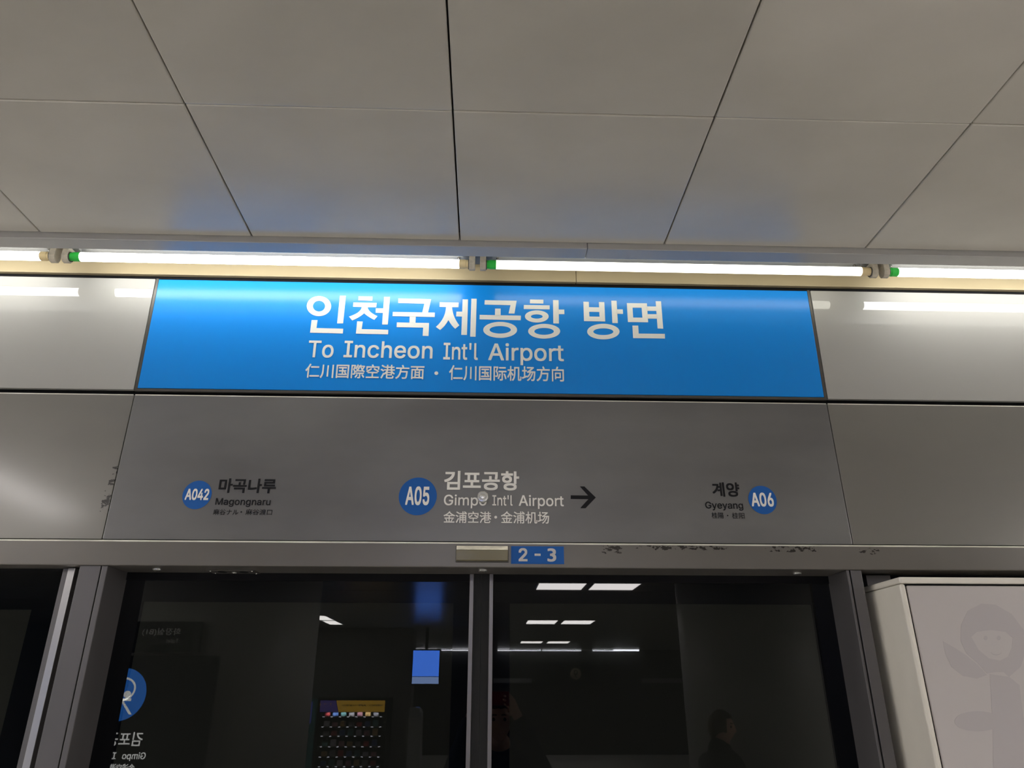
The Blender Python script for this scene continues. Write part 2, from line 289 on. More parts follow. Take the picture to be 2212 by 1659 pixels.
# outlines of the plain grotesque Latin letters and figures, 1/1000 em: (advance, loops)
GLYPH = {'A':(480,[[(16,0),(201,509),(276,509),(463,0),(395,0),(287,302),(283,314),(279,327),(274,341),(269,356),(264,372),(259,390),(253,409),(246,430),(239,453),(232,478),(245,478),(238,453),(231,430),(225,408),(218,389),(213,371),(208,355),(203,340),(198,326),(194,314),(191,302),(85,0)],[(110,142),(110,199),(370,199),(370,142)]]),'G':(521,[[(269,-7),(242,-6),(217,-2),(193,5),(171,14),(149,25),(130,39),(112,55),(96,73),(82,93),(69,116),(59,140),(51,166),(45,194),(41,223),(40,254),(41,285),(45,315),(51,343),(59,369),(69,393),(82,415),(96,436),(112,454),(129,470),(149,484),(170,495),(192,504),(215,510),(239,514),(265,516),(281,515),(296,514),(311,511),(326,508),(340,504),(354,498),(367,492),(380,485),(392,478),(403,469),(414,460),(424,450),(433,439),(441,428),(449,416),(456,404),(462,391),(467,377),(471,363),(474,349),(408,349),(405,358),(401,368),(397,377),(392,385),(387,393),(382,401),(376,408),(370,415),(363,421),(356,427),(349,432),(341,437),(333,441),(324,445),(315,448),(306,451),(296,453),(286,455),(276,455),(265,456),(247,455),(230,452),(214,447),(198,441),(183,432),(169,422),(156,410),(145,397),(134,381),(125,364),(117,345),(111,325),(107,303),(104,279),(103,254),(104,229),(107,206),(111,184),(117,163),(125,145),(134,128),(145,112),(157,99),(170,87),(184,76),(200,68),(216,61),(233,57),(250,54),(269,53),(285,54),(301,56),(317,59),(331,65),(345,71),(357,79),(369,88),(379,99),(388,110),(396,123),(403,137),(408,152),(412,168),(414,185),(415,202),(434,199),(283,199),(283,256),(478,256),(478,200),(477,176),(474,152),(468,131),(461,110),(451,91),(439,73),(426,57),(411,43),(395,30),(377,19),(357,10),(337,2),(315,-3),(292,-6)]]),'I':(301,[[(31,0),(31,57),(118,57),(118,452),(31,452),(31,509),(269,509),(269,452),(183,452),(183,57),(269,57),(269,0)]]),'M':(629,[[(60,0),(60,509),(152,509),(277,187),(287,159),(299,123),(311,84),(322,49),(307,49),(318,83),(330,121),(342,158),(352,187),(476,509),(568,509),(568,0),(504,0),(504,291),(504,327),(505,369),(506,413),(507,457),(513,457),(510,448),(507,438),(504,429),(501,419),(498,409),(482,363),(467,322),(456,291),(342,0),(286,0),(170,291),(159,321),(145,361),(129,408),(112,457),(119,457),(120,416),(121,372),(122,328),(122,291),(122,0)]]),'T':(449,[[(32,452),(32,509),(417,509),(417,452),(257,452),(257,0),(193,0),(193,452)]]),'a':(390,[[(160,-9),(146,-8),(132,-6),(119,-4),(106,0),(94,5),(83,11),(73,18),(63,26),(55,35),(48,45),(41,55),(37,67),(33,80),(31,93),(30,108),(31,120),(32,132),(35,143),(39,152),(43,161),(49,169),(55,176),(62,182),(69,188),(78,193),(86,198),(95,202),(105,205),(115,208),(125,211),(136,213),(146,215),(157,217),(168,218),(178,220),(234,227),(242,228),(249,229),(255,231),(261,233),(265,235),(269,238),(272,241),(274,245),(275,249),(276,255),(276,257),(275,266),(274,274),(272,282),(270,290),(267,297),(263,303),(258,309),(253,314),(247,318),(240,322),(232,325),(224,328),(215,329),(206,330),(196,331),(185,330),(175,329),(166,328),(157,325),(149,322),(142,319),(135,315),(128,310),(123,306),(118,301),(113,296),(109,290),(105,285),(102,279),(100,274),(41,291),(47,304),(53,317),(61,328),(69,337),(79,346),(88,354),(99,360),(110,366),(121,371),(133,375),(145,379),(157,381),(169,383),(182,384),(194,384),(202,384),(211,384),(220,383),(229,381),(239,379),(249,377),(258,374),(268,370),(277,366),(286,360),(294,354),(302,347),(310,339),(316,330),(322,320),(327,309),(331,297),(334,283),(336,268),(337,251),(337,0),(277,0),(277,52),(272,52),(270,47),(266,41),(262,36),(257,30),(252,25),(246,19),(239,14),(232,9),(224,5),(215,1),(206,-2),(195,-5),(184,-7),(172,-8)],[(170,45),(184,46),(196,48),(207,50),(218,54),(228,59),(237,64),(245,71),(252,78),(258,85),(263,93),(268,102),(271,111),(274,119),(275,129),(276,138),(276,190),(274,188),(271,186),(268,185),(264,183),(259,182),(254,181),(249,179),(243,178),(238,177),(231,176),(200,171),(175,168),(167,167),(158,165),(150,163),(142,161),(134,159),(127,156),(120,152),(114,148),(108,144),(103,139),(99,134),(96,128),(94,121),(92,113),(92,105),(92,97),(93,90),(95,84),(98,78),(102,72),(106,67),(111,63),(117,59),(123,55),(130,52),(137,50),(145,48),(153,47),(161,46)]]),'c':(396,[[(207,-8),(187,-7),(168,-4),(150,1),(133,8),(117,16),(102,27),(88,39),(76,53),(65,68),(56,85),(48,103),(42,123),(38,143),(35,165),(34,187),(35,211),(38,233),(42,253),(48,273),(56,291),(65,308),(76,323),(88,337),(102,349),(117,360),(133,369),(150,376),(168,380),(187,383),(207,384),(218,384),(229,383),(240,382),(250,380),(260,377),(270,374),(279,370),(288,366),(297,361),(305,356),(313,350),(320,344),(327,337),(334,330),(340,322),(345,314),(350,305),(355,296),(358,287),(362,277),(303,262),(301,268),(299,273),(296,279),(294,284),(290,289),(287,294),(283,299),(279,303),(275,307),(270,311),(265,314),(260,317),(254,320),(248,323),(242,325),(236,327),(229,328),(222,329),(215,330),(207,330),(193,329),(179,327),(167,323),(155,317),(145,310),(136,302),(127,292),(120,282),(114,271),(108,258),(104,245),(101,231),(98,217),(97,203),(96,187),(97,173),(98,158),(101,144),(104,131),(108,117),(114,105),(120,94),(127,83),(136,74),(145,66),(155,59),(167,53),(179,50),(193,47),(207,46),(215,47),(222,47),(229,48),(236,50),(243,52),(249,54),(255,56),(260,59),(266,62),(271,66),(276,70),(280,74),(284,79),(288,83),(292,89),(295,94),(298,99),(300,105),(302,111),(304,117),(363,102),(360,92),(356,83),(352,73),(347,65),(341,56),(335,48),(329,41),(322,34),(314,27),(306,21),(298,16),(289,11),(280,6),(271,3),(261,-1),(251,-3),(240,-5),(229,-7),(218,-8)]]),'e':(404,[[(212,-8),(191,-7),(170,-4),(151,1),(133,8),(117,16),(102,27),(88,39),(76,53),(65,68),(56,85),(48,103),(42,122),(38,143),(35,164),(34,187),(35,210),(38,231),(42,252),(48,271),(55,290),(64,307),(75,322),(87,336),(100,349),(115,359),(131,368),(148,375),(166,380),(185,383),(205,384),(218,384),(230,383),(242,381),(254,378),(266,374),(277,369),(289,364),(299,357),(309,349),(319,341),(328,331),(337,321),(344,309),(351,296),(357,282),(362,267),(366,250),(369,233),(371,214),(371,194),(371,169),(310,169),(310,202),(309,217),(308,231),(305,244),(302,257),(298,269),(292,280),(286,290),(279,299),(271,307),(263,314),(253,320),(242,324),(231,328),(218,329),(205,330),(192,329),(179,327),(167,324),(156,319),(146,313),(137,306),(129,298),(121,290),(115,280),(109,270),(104,259),(101,247),(98,235),(96,223),(96,211),(96,178),(97,161),(98,146),(101,132),(105,118),(110,106),(117,95),(124,85),(132,76),(141,68),(151,61),(162,56),(173,52),(186,49),(199,47),(212,46),(221,46),(230,47),(238,48),(246,50),(254,53),(261,56),(268,59),(274,63),(280,68),(285,73),(290,78),(295,84),(299,91),(303,98),(306,105),(365,91),(361,79),(356,68),(350,58),(343,48),(335,39),(326,31),(316,23),(306,16),(295,10),(283,4),(270,0),(256,-4),(242,-6),(227,-8)],[(80,169),(80,221),(335,221),(335,169)]]),'g':(425,[[(207,-151),(191,-150),(175,-149),(160,-147),(147,-144),(134,-140),(122,-135),(111,-130),(100,-124),(91,-117),(82,-110),(74,-103),(67,-95),(61,-86),(55,-78),(51,-69),(101,-41),(105,-45),(108,-50),(112,-55),(117,-61),(122,-66),(127,-71),(133,-76),(139,-80),(146,-84),(154,-88),(163,-92),(173,-94),(183,-96),(195,-97),(207,-97),(225,-96),(241,-94),(256,-89),(270,-83),(282,-75),(293,-65),(301,-53),(307,-40),(310,-24),(311,-6),(311,68),(306,68),(303,63),(300,58),(296,53),(291,47),(287,41),(281,36),(275,30),(268,25),(261,20),(252,16),(243,12),(233,9),(221,7),(209,5),(195,5),(177,6),(160,8),(143,13),(128,19),(113,27),(99,36),(86,47),(74,60),(64,74),(55,90),(48,108),(42,126),(38,147),(35,168),(34,191),(35,214),(37,236),(42,256),(47,275),(55,293),(64,310),(74,325),(86,338),(98,350),(112,361),(127,369),(143,376),(160,381),(178,383),(196,384),(210,384),(222,383),(234,380),(244,377),(253,373),(262,368),(270,363),(277,358),(283,352),(288,346),(293,340),(297,334),(301,329),(305,324),(308,319),(313,319),(313,379),(372,379),(372,-9),(372,-28),(369,-46),(364,-62),(358,-77),(350,-90),(341,-102),(330,-112),(318,-121),(305,-129),(291,-136),(275,-141),(259,-145),(242,-148),(225,-150)],[(205,59),(218,60),(231,62),(243,65),(254,69),(264,75),(273,82),(281,90),(288,99),(294,110),(300,121),(304,133),(308,147),(310,161),(312,176),(312,193),(312,208),(310,223),(308,238),(305,251),(300,264),(295,276),(288,286),(281,296),(273,305),(264,312),(254,319),(243,323),(231,327),(218,329),(205,330),(191,329),(178,327),(166,323),(155,318),(145,312),(136,304),(128,295),(120,285),(114,274),(109,262),(104,250),(101,236),(98,222),(97,208),(96,193),(97,177),(98,162),(101,148),(104,135),(109,123),(114,111),(121,101),(128,91),(136,83),(145,76),(156,70),(167,65),(178,62),(191,60)]]),'h':(410,[[(114,227),(114,0),(53,0),(53,509),(114,509),(114,287),(102,287),(110,307),(119,324),(129,339),(140,352),(152,362),(165,370),(180,376),(195,381),(211,384),(227,384),(242,384),(257,382),(270,379),(283,374),(295,369),(306,362),(316,353),(326,344),(334,333),(341,321),(347,307),(351,293),(354,276),(356,259),(357,240),(357,0),(296,0),(296,235),(295,252),(292,268),(288,281),(281,294),(273,304),(263,313),(252,320),(239,325),(225,328),(210,329),(199,329),(189,327),(179,325),(170,322),(161,317),(152,312),(145,306),(138,299),(132,291),(126,283),(122,273),(118,263),(116,252),(114,240)]]),'i':(167,[[(53,0),(53,379),(114,379),(114,0)],[(84,443),(77,443),(71,445),(65,447),(59,450),(54,455),(49,460),(46,465),(43,471),(42,477),(41,483),(42,490),(43,496),(46,502),(49,507),(54,512),(59,516),(65,519),(71,522),(77,523),(84,524),(91,523),(97,522),(103,519),(109,516),(114,512),(118,507),(122,502),(124,496),(126,490),(126,483),(126,477),(124,471),(122,465),(118,460),(114,455),(109,450),(103,447),(97,445),(91,443)]]),'l':(190,[[(139,-2),(123,-1),(108,1),(95,6),(83,12),(74,20),(66,30),(60,41),(56,54),(53,68),(53,84),(53,509),(114,509),(114,99),(114,89),(115,80),(116,73),(118,67),(120,62),(123,59),(127,56),(133,54),(139,52),(146,52),(160,53),(170,54),(181,3),(162,-1),(157,-1),(153,-2),(148,-2),(144,-2)]]),'m':(610,[[(53,0),(53,379),(112,379),(112,295),(108,295),(111,307),(115,318),(120,328),(126,337),(132,346),(140,354),(147,360),(155,366),(163,372),(172,376),(181,380),(190,383),(200,385),(209,386),(219,386),(235,385),(250,382),(264,377),(276,370),(287,361),(297,350),(305,338),(312,325),(317,310),(321,295),(312,295),(316,306),(320,316),(325,326),(330,335),(337,343),(345,351),(353,358),(361,364),(371,370),(381,375),(391,379),(402,382),(413,384),(425,386),(437,386),(450,386),(462,384),(474,381),(486,377),(497,372),(508,365),(517,358),(526,349),(534,339),(541,328),(546,316),(551,303),(554,288),(556,272),(557,255),(557,0),(496,0),(496,254),(495,269),(492,283),(487,295),(481,305),(473,313),(463,319),(453,324),(442,328),(431,330),(419,330),(409,330),(399,329),(390,327),(382,324),(374,320),(367,315),(361,310),(355,304),(350,297),(345,290),(342,282),(339,274),(337,266),(336,257),(335,247),(335,0),(274,0),(274,260),(273,272),(271,283),(267,293),(261,303),(253,311),(244,318),(234,323),(224,327),(212,330),(199,330),(191,330),(182,329),(174,327),(166,324),(158,320),(150,316),(143,310),(137,304),(131,297),(126,289),(121,281),(118,271),(116,261),(114,250),(114,238),(114,0)]]),'n':(410,[[(114,227),(114,0),(53,0),(53,379),(112,379),(112,287),(102,287),(110,307),(119,324),(129,339),(140,352),(152,362),(165,370),(180,376),(195,381),(211,384),(227,384),(242,384),(257,382),(270,379),(283,374),(295,369),(306,362),(316,353),(325,344),(333,333),(341,321),(347,307),(351,293),(354,276),(356,259),(357,240),(357,0),(296,0),(296,235),(295,252),(292,268),(288,281),(281,294),(273,304),(263,313),(252,320),(239,325),(225,328),(210,329),(199,329),(189,327),(179,325),(170,322),(161,317),(152,312),(145,306),(138,299),(132,291),(126,283),(122,273),(118,263),(116,252),(114,240)]]),'o':(416,[[(207,-8),(187,-7),(168,-4),(150,1),(133,8),(117,16),(102,27),(88,39),(76,53),(65,68),(56,85),(48,103),(42,123),(38,143),(35,165),(34,187),(35,211),(38,233),(42,253),(48,273),(56,291),(65,308),(76,323),(88,337),(102,349),(117,360),(133,369),(150,376),(168,380),(187,383),(207,384),(228,383),(247,380),(265,376),(282,369),(299,360),(314,349),(327,337),(339,323),(350,308),(359,291),(367,273),(373,253),(378,233),(380,211),(381,187),(380,165),(378,143),(373,123),(367,103),(359,85),(350,68),(339,53),(327,39),(314,27),(299,16),(282,8),(265,1),(247,-4),(228,-7)],[(207,46),(222,47),(236,50),(248,53),(260,59),(270,66),(280,74),(288,83),(295,94),(302,105),(307,117),(311,131),(315,144),(317,158),(319,173),(319,187),(319,202),(317,217),(315,231),(311,245),(307,258),(302,271),(295,282),(288,292),(280,302),(270,310),(260,317),(248,323),(236,327),(222,329),(207,330),(193,329),(179,327),(167,323),(155,317),(145,310),(136,302),(127,292),(120,282),(114,271),(108,258),(104,245),(101,231),(98,217),(97,203),(96,187),(97,173),(98,158),(101,144),(104,131),(108,117),(114,105),(120,94),(127,83),(136,74),(145,66),(155,59),(167,53),(179,50),(193,47)]]),'p':(425,[[(53,-143),(53,379),(112,379),(112,319),(118,319),(121,324),(124,329),(128,334),(133,340),(137,346),(143,352),(149,357),(155,363),(163,368),(171,373),(181,377),(191,380),(203,383),(215,384),(229,384),(248,383),(265,381),(282,376),(298,369),(313,361),(327,350),(339,338),(351,325),(361,309),(370,293),(377,274),(383,255),(387,234),(389,212),(390,189),(389,165),(387,143),(383,122),(377,103),(370,84),(361,68),(351,52),(340,39),(327,27),(313,16),(298,7),(282,1),(266,-4),(248,-7),(229,-8),(216,-8),(204,-6),(192,-4),(182,-1),(173,4),(164,9),(156,14),(150,19),(143,25),(138,31),(133,37),(129,43),(125,49),(121,54),(118,59),(114,59),(114,-143)],[(220,47),(234,48),(247,50),(258,54),(269,59),(279,66),(289,74),(297,83),(304,93),(310,104),(316,117),(320,130),(324,144),(326,158),(328,174),(328,189),(328,205),(326,220),(324,234),(320,248),(316,261),(311,273),(304,284),(297,294),(289,303),(280,311),(270,318),(259,323),(247,327),(234,329),(220,330),(207,329),(194,327),(182,323),(171,318),(161,312),(152,304),(144,296),(137,286),(130,275),(125,263),(121,250),(117,236),(115,221),(113,206),(113,189),(113,173),(115,157),(117,142),(121,128),(125,115),(131,103),(137,92),(144,82),(152,73),(162,65),(172,58),(183,53),(194,50),(207,47)]]),'r':(260,[[(53,0),(53,379),(112,379),(112,321),(115,321),(120,332),(126,342),(134,351),(142,360),(152,367),(163,374),(175,378),(187,382),(200,384),(213,385),(229,384),(243,384),(243,322),(230,324),(226,325),(221,325),(216,325),(212,326),(207,326),(196,325),(186,324),(177,322),(168,319),(159,315),(151,310),(144,304),(137,298),(131,291),(126,284),(121,275),(118,267),(116,257),(114,247),(114,237),(114,0)]]),'t':(228,[[(204,379),(204,327),(6,327),(6,379)],[(65,471),(126,471),(126,98),(126,88),(128,80),(130,73),(132,66),(136,61),(141,57),(146,54),(153,52),(161,50),(170,50),(185,51),(202,54),(213,2),(209,1),(205,0),(201,-1),(197,-2),(192,-3),(187,-3),(182,-4),(178,-4),(173,-4),(168,-4),(150,-3),(133,0),(117,5),(104,12),(92,21),(82,32),(75,45),(69,59),(66,75),(65,93)]]),'u':(410,[[(182,-5),(167,-4),(153,-3),(140,1),(127,5),(115,11),(104,18),(94,26),(84,36),(76,47),(69,59),(63,72),(59,87),(55,103),(53,120),(53,139),(53,379),(114,379),(114,144),(115,127),(117,112),(122,98),(129,86),(137,75),(147,66),(158,59),(171,54),(185,51),(200,50),(211,51),(221,52),(231,54),(240,58),(249,62),(257,67),(265,73),(272,80),(278,88),(283,97),(288,106),(291,117),(294,128),(296,140),(296,153),(296,379),(357,379),(357,0),(298,0),(298,92),(307,92),(300,72),(291,54),(281,39),(269,27),(257,17),(244,9),(230,3),(215,-2),(199,-4)]]),'y':(390,[[(47,-139),(61,-86),(71,-87),(78,-89),(85,-90),(92,-90),(98,-90),(104,-89),(110,-88),(115,-85),(120,-82),(125,-79),(130,-74),(135,-68),(139,-62),(143,-54),(147,-45),(151,-36),(163,-1),(17,379),(84,379),(165,155),(170,141),(175,128),(179,114),(183,100),(187,87),(190,73),(194,60),(198,47),(202,34),(206,21),(184,21),(187,34),(191,47),(195,60),(199,73),(202,87),(206,100),(210,114),(215,128),(219,141),(224,155),(305,379),(371,379),(204,-58),(199,-70),(194,-80),(189,-90),(183,-99),(177,-107),(170,-114),(163,-121),(155,-127),(148,-132),(139,-136),(131,-139),(121,-142),(112,-144),(102,-145),(91,-145),(86,-145),(80,-145),(74,-144),(69,-144),(65,-143),(60,-142),(56,-141),(53,-140),(50,-140)]]),"'":(207,[[(78,318),(70,509),(136,509),(128,318)]]),'0':(453,[[(227,-7),(205,-6),(184,-2),(165,4),(147,13),(130,24),(115,38),(101,53),(89,71),(78,91),(69,113),(61,138),(55,164),(51,192),(49,222),(48,254),(49,286),(51,316),(55,344),(61,370),(69,395),(78,417),(89,437),(101,455),(115,471),(130,484),(147,496),(165,504),(184,511),(205,514),(227,516),(249,514),(269,511),(288,504),(306,496),(323,484),(338,471),(352,455),(364,437),(375,417),(384,395),(392,370),(398,344),(402,316),(404,286),(405,254),(404,222),(402,192),(398,164),(392,138),(384,113),(375,91),(364,71),(352,53),(339,38),(323,24),(307,13),(289,4),(269,-2),(249,-6)],[(227,50),(241,50),(255,53),(267,58),(279,65),(290,74),(300,84),(309,97),(317,111),(324,126),(330,144),(335,163),(339,183),(342,205),(343,229),(344,254),(343,279),(342,303),(339,325),(335,346),(330,365),(324,382),(317,398),(309,412),(300,425),(290,435),(279,444),(267,451),(255,456),(241,459),(227,460),(212,459),(198,456),(186,451),(174,444),(163,435),(153,425),(144,412),(136,398),(129,382),(123,365),(118,346),(114,325),(111,303),(110,279),(109,254),(110,229),(111,205),(114,183),(118,163),(123,144),(129,126),(136,111),(144,97),(153,84),(163,74),(174,65),(186,58),(198,53),(212,50)]]),'1':(453,[[(76,0),(76,55),(391,55),(391,0)],[(276,509),(276,0),(212,0),(212,448),(209,448),(86,358),(86,427),(198,509)]]),'2':(453,[[(64,0),(64,47),(234,229),(245,241),(256,252),(265,263),(274,273),(282,282),(289,292),(296,301),(302,309),(306,318),(311,327),(314,335),(317,344),(319,353),(320,362),(320,371),(320,382),(318,392),(316,402),(312,410),(308,419),(302,426),(296,433),(289,439),(282,444),(273,449),(264,453),(255,456),(245,458),(234,459),(224,460),(212,459),(201,458),(191,455),(181,452),(172,447),(164,442),(156,436),(150,429),(144,422),(139,413),(135,404),(131,395),(129,384),(127,373),(127,362),(66,362),(66,380),(69,397),(73,413),(79,428),(86,442),(95,456),(105,468),(117,478),(129,488),(143,496),(158,503),(174,509),(190,512),(207,515),(225,516),(243,515),(260,513),(276,509),(291,503),(306,497),(319,488),(332,479),(343,469),(352,458),(361,445),(368,432),(374,418),(378,403),(380,388),(381,372),(381,361),(379,350),(377,339),(375,328),(371,318),(366,307),(361,296),(354,284),(345,271),(336,259),(325,245),(313,230),(299,215),(284,198),(267,180),(153,60),(153,57),(389,57),(389,0)]]),'4':(453,[[(40,105),(40,158),(247,509),(311,509),(109,166),(109,163),(413,163),(413,105)],[(282,0),(282,121),(282,146),(282,318),(343,318),(343,0)]]),'5':(453,[[(221,-7),(203,-6),(186,-4),(170,0),(155,5),(140,11),(126,19),(114,28),(102,37),(92,48),(83,60),(75,73),(69,86),(64,100),(61,115),(60,130),(122,130),(124,121),(126,113),(129,104),(133,96),(138,89),(144,82),(150,76),(157,70),(165,65),(173,60),(182,57),(191,54),(201,52),(211,50),(221,50),(233,50),(245,52),(256,55),(266,59),(276,64),(285,71),(294,78),(301,86),(308,95),(314,104),(319,115),(323,126),(326,137),(327,149),(328,162),(327,175),(325,187),(323,199),(319,210),(314,221),(307,231),(301,240),(293,248),(284,256),(275,262),(264,267),(254,272),(242,275),(230,276),(218,277),(208,277),(197,276),(187,274),(177,271),(167,268),(158,265),(149,261),(141,256),(134,251),(128,246),(67,253),(96,509),(366,509),(366,452),(151,452),(134,301),(136,301),(143,307),(151,312),(159,317),(168,321),(178,325),(187,328),(198,330),(208,332),(219,333),(229,334),(243,333),(256,332),(269,329),(282,325),(294,321),(305,315),(316,309),(326,302),(336,294),(345,285),(353,276),(361,266),(368,255),(374,243),(379,231),(383,218),(387,205),(389,192),(390,178),(391,163),(390,144),(387,126),(383,108),(377,91),(369,76),(359,61),(349,48),(337,35),(323,25),(309,15),(293,7),(276,1),(259,-3),(240,-6)]]),'6':(453,[[(226,-7),(208,-6),(190,-3),(173,1),(157,7),(142,15),(128,24),(115,35),(104,47),(94,60),(84,74),(77,90),(71,107),(67,124),(64,143),(64,162),(64,177),(66,192),(69,207),(74,223),(80,239),(87,256),(97,275),(108,295),(122,317),(137,340),(252,509),(322,509),(151,261),(145,261),(148,267),(152,272),(156,278),(160,283),(165,288),(170,292),(176,297),(182,300),(189,304),(196,307),(203,310),(210,312),(218,313),(226,314),(235,314),(253,313),(270,311),(286,307),(302,302),(316,295),(329,286),(341,277),(352,266),(361,253),(370,240),(377,225),(382,210),(386,193),(388,176),(389,157),(388,138),(385,121),(381,104),(375,88),(368,73),(359,58),(348,45),(337,34),(324,23),(310,14),(295,7),(279,1),(262,-3),(245,-6)],[(226,48),(238,49),(249,51),(259,54),(269,58),(279,63),(287,69),(295,76),(302,83),(309,92),(314,101),(319,111),(323,122),(325,133),(327,145),(327,157),(327,170),(325,181),(323,193),(319,203),(314,213),(309,223),(302,231),(295,239),(287,246),(279,251),(269,256),(259,260),(249,263),(238,265),(226,265),(215,265),(204,263),(193,260),(183,257),(174,252),(165,246),(157,239),(150,231),(144,223),(138,214),(133,204),(130,193),(127,182),(125,171),(125,158),(125,146),(127,134),(130,123),(133,112),(138,102),(144,92),(150,83),(157,76),(165,69),(174,63),(183,58),(193,54),(204,51),(215,49)]]),'9':(453,[[(226,516),(245,515),(262,512),(279,508),(295,502),(310,494),(324,485),(337,474),(349,462),(359,449),(368,434),(375,419),(381,402),(386,384),(388,366),(389,347),(388,332),(386,317),(383,302),(378,286),(373,270),(365,253),(356,234),(344,214),(331,192),(315,168),(200,0),(130,0),(301,248),(307,248),(304,242),(301,236),(297,231),(292,226),(287,221),(282,216),(276,212),(270,208),(264,205),(257,202),(250,199),(242,197),(234,196),(226,195),(218,195),(200,195),(183,198),(167,202),(151,207),(137,214),(124,222),(112,232),(101,243),(91,255),(83,269),(76,283),(71,299),(67,316),(64,333),(64,352),(64,370),(67,388),(71,405),(77,421),(85,436),(94,450),(104,463),(116,475),(128,485),(143,494),(158,502),(174,508),(190,512),(208,515)],[(226,460),(215,460),(204,458),(193,455),(184,451),(174,446),(165,440),(157,433),(150,425),(144,417),(138,407),(134,397),(130,387),(127,375),(126,364),(125,352),(126,339),(127,327),(130,316),(134,306),(138,295),(144,286),(150,278),(157,270),(165,263),(174,257),(184,252),(193,248),(204,246),(215,244),(226,243),(238,244),(249,246),(259,248),(269,252),(279,257),(287,263),(295,270),(302,277),(309,286),(314,295),(319,305),(323,315),(325,327),(327,338),(327,350),(327,363),(325,375),(323,386),(319,397),(314,407),(309,417),(303,425),(295,433),(287,440),(279,446),(269,451),(259,455),(249,458),(238,460)]])}
def ell(cu, cv, ru, rv, n=56):
    return [(cu+ru*math.cos(2*math.pi*i/n), cv+rv*math.sin(2*math.pi*i/n)) for i in range(n)]
def inside(p, lp):
    c = False
    for (x0, y0), (x1, y1) in zip(lp, lp[1:]+lp[:1]):
        if (y0 > p[1]) != (y1 > p[1]) and p[0] < (x1-x0)*(p[1]-y0)/(y1-y0)+x0: c = not c
    return c
def area(lp): return sum(x0*y1-x1*y0 for (x0, y0), (x1, y1) in zip(lp, lp[1:]+lp[:1]))/2
def text_curves(t):
    """filled curves of a word: the plain grotesque for Latin, the built-in face for the rest"""
    if not all(c in GLYPH for c in t):
        cu = bpy.data.curves.new('tmp', 'FONT'); cu.body = t; cu.size = 1; cu.extrude = .5; cu.resolution_u = 6
        return [cu]
    out = []; x = 0
    for ch in t:
        lps = GLYPH[ch][1]; sg_ = math.copysign(1, area(max(lps, key=lambda l: abs(area(l)))))
        for lp in lps:
            if area(lp)*sg_ < 0: continue
            cu = bpy.data.curves.new('tmp', 'CURVE'); cu.dimensions = '2D'; cu.fill_mode = 'BOTH'; cu.extrude = .5
            for q in [lp]+[h for h in lps if area(h)*sg_ < 0 and inside(h[0], lp)]:
                sp_ = cu.splines.new('POLY'); sp_.points.add(len(q)-1); sp_.use_cyclic_u = True
                for p, (a, b_) in zip(sp_.points, q): p.co = ((x+a)/1000, b_/1000, 0, 1)
            out.append(cu)
        x += GLYPH[ch][0]
    return out
def word(bm, plane, s, u0, u1, v0, v1, bold=0.0, fit='bbox', d0=.0004, d1=.0011):
    """lettering s stretched to u0..u1; v0..v1 is the baseline..cap height (fit='cap') or the full ink box"""
    def bounds(t):
        b = bmesh.new()
        for cu in text_curves(t): curve_in(b, cu, lambda c: c.copy())
        xs = [v.co for v in b.verts]
        r = (min(p.x for p in xs), max(p.x for p in xs), min(p.y for p in xs), max(p.y for p in xs)); b.free(); return r
    a0, a1, b0, b1 = bounds(s)
    if fit == 'cap':
        _, _, b0, b1 = bounds('I')
    k = bold
    a0 -= k; a1 += k; b0 -= k; b1 += k
    su = (u1-u0)/(a1-a0); sv = (v1-v0)/(b1-b0)
    for i, (dx, dy) in enumerate(((-k, -k), (-k, k), (k, -k), (k, k)) if k else ((0, 0),)):
        for j, cu in enumerate(text_curves(s)):
            dd = d1+i*.00016+(j % 7)*.00002
            curve_in(bm, cu, lambda c: plane.at(u0+(c.x+dx-a0)*su, v0+(c.y+dy-b0)*sv, d0 if c.z < 0 else dd))
def pxword(bm, plane, s, lp, rp, top, bot, **k):
    """lp, rp: where the word starts and ends; top, bot: rows of its ink"""
    u0, _ = plane.uv(*lp); u1, _ = plane.uv(*rp)
    xm = (lp[0]+rp[0])/2
    v1 = plane.uv(xm, top)[1]; v0 = plane.uv(xm, bot)[1]
    word(bm, plane, s, u0, u1, v0, v1, **k)

# ------------------------------------------------------------------ the room shell
cl = build('ceiling', bx(-9, 9, -21, YB-.001, H+.03, H+.10), MT['dark'], at=(0, 0, H+.03)); tag(cl, 'low ceiling of beige grey metal panels over the platform', 'ceiling', kind='structure')
for row, (y0, y1) in enumerate(((YA, YB), (YA-MOD, YA))):
    for k in range(-5, 5):
        x0 = SEAM0+k*MOD; g = .0020
        build('ceiling_panel', bx(x0+g, x0+MOD-g, y0+.0012, y1-.0008, H+(.0008 if (k+row) % 2 else 0), H+.028), MT['ceil'], cl, bevel=.0030)
b = bmesh.new()
yy = YA-MOD; r = 0
while yy > -20.5:
    box(b, -9, 9, yy-MOD*2+.004, yy-.001, H, H+.028); yy -= MOD*2
build('ceiling_field', b, MT['ceil'], cl)
tag(build('floor', bx(-9, 9, -21, 2.3, FLOOR-.1, FLOOR), MT['floor']), 'pale granite platform floor', 'floor', kind='structure')
tag(build('wall_front', bx(-4.5, 4.5, 2.225, 2.30, .352, 1.42), MT['black']), 'dark backing behind the panels over the platform doors', 'wall', kind='structure')
tag(build('wall_tunnel', bx(-6, 6, 6.4, 6.6, FLOOR-1, 2.2), MT['tunnel']), 'tunnel wall beyond the platform doors', 'wall', kind='structure')
tag(build('wall_left', bx(-9.2, -9, -21, 2.3, FLOOR, H), MT['wallg']), 'grey platform end wall', 'wall', kind='structure')
tag(build('wall_right', bx(9, 9.2, -21, 2.3, FLOOR, H), MT['wallg']), 'grey platform end wall on the other side', 'wall', kind='structure')
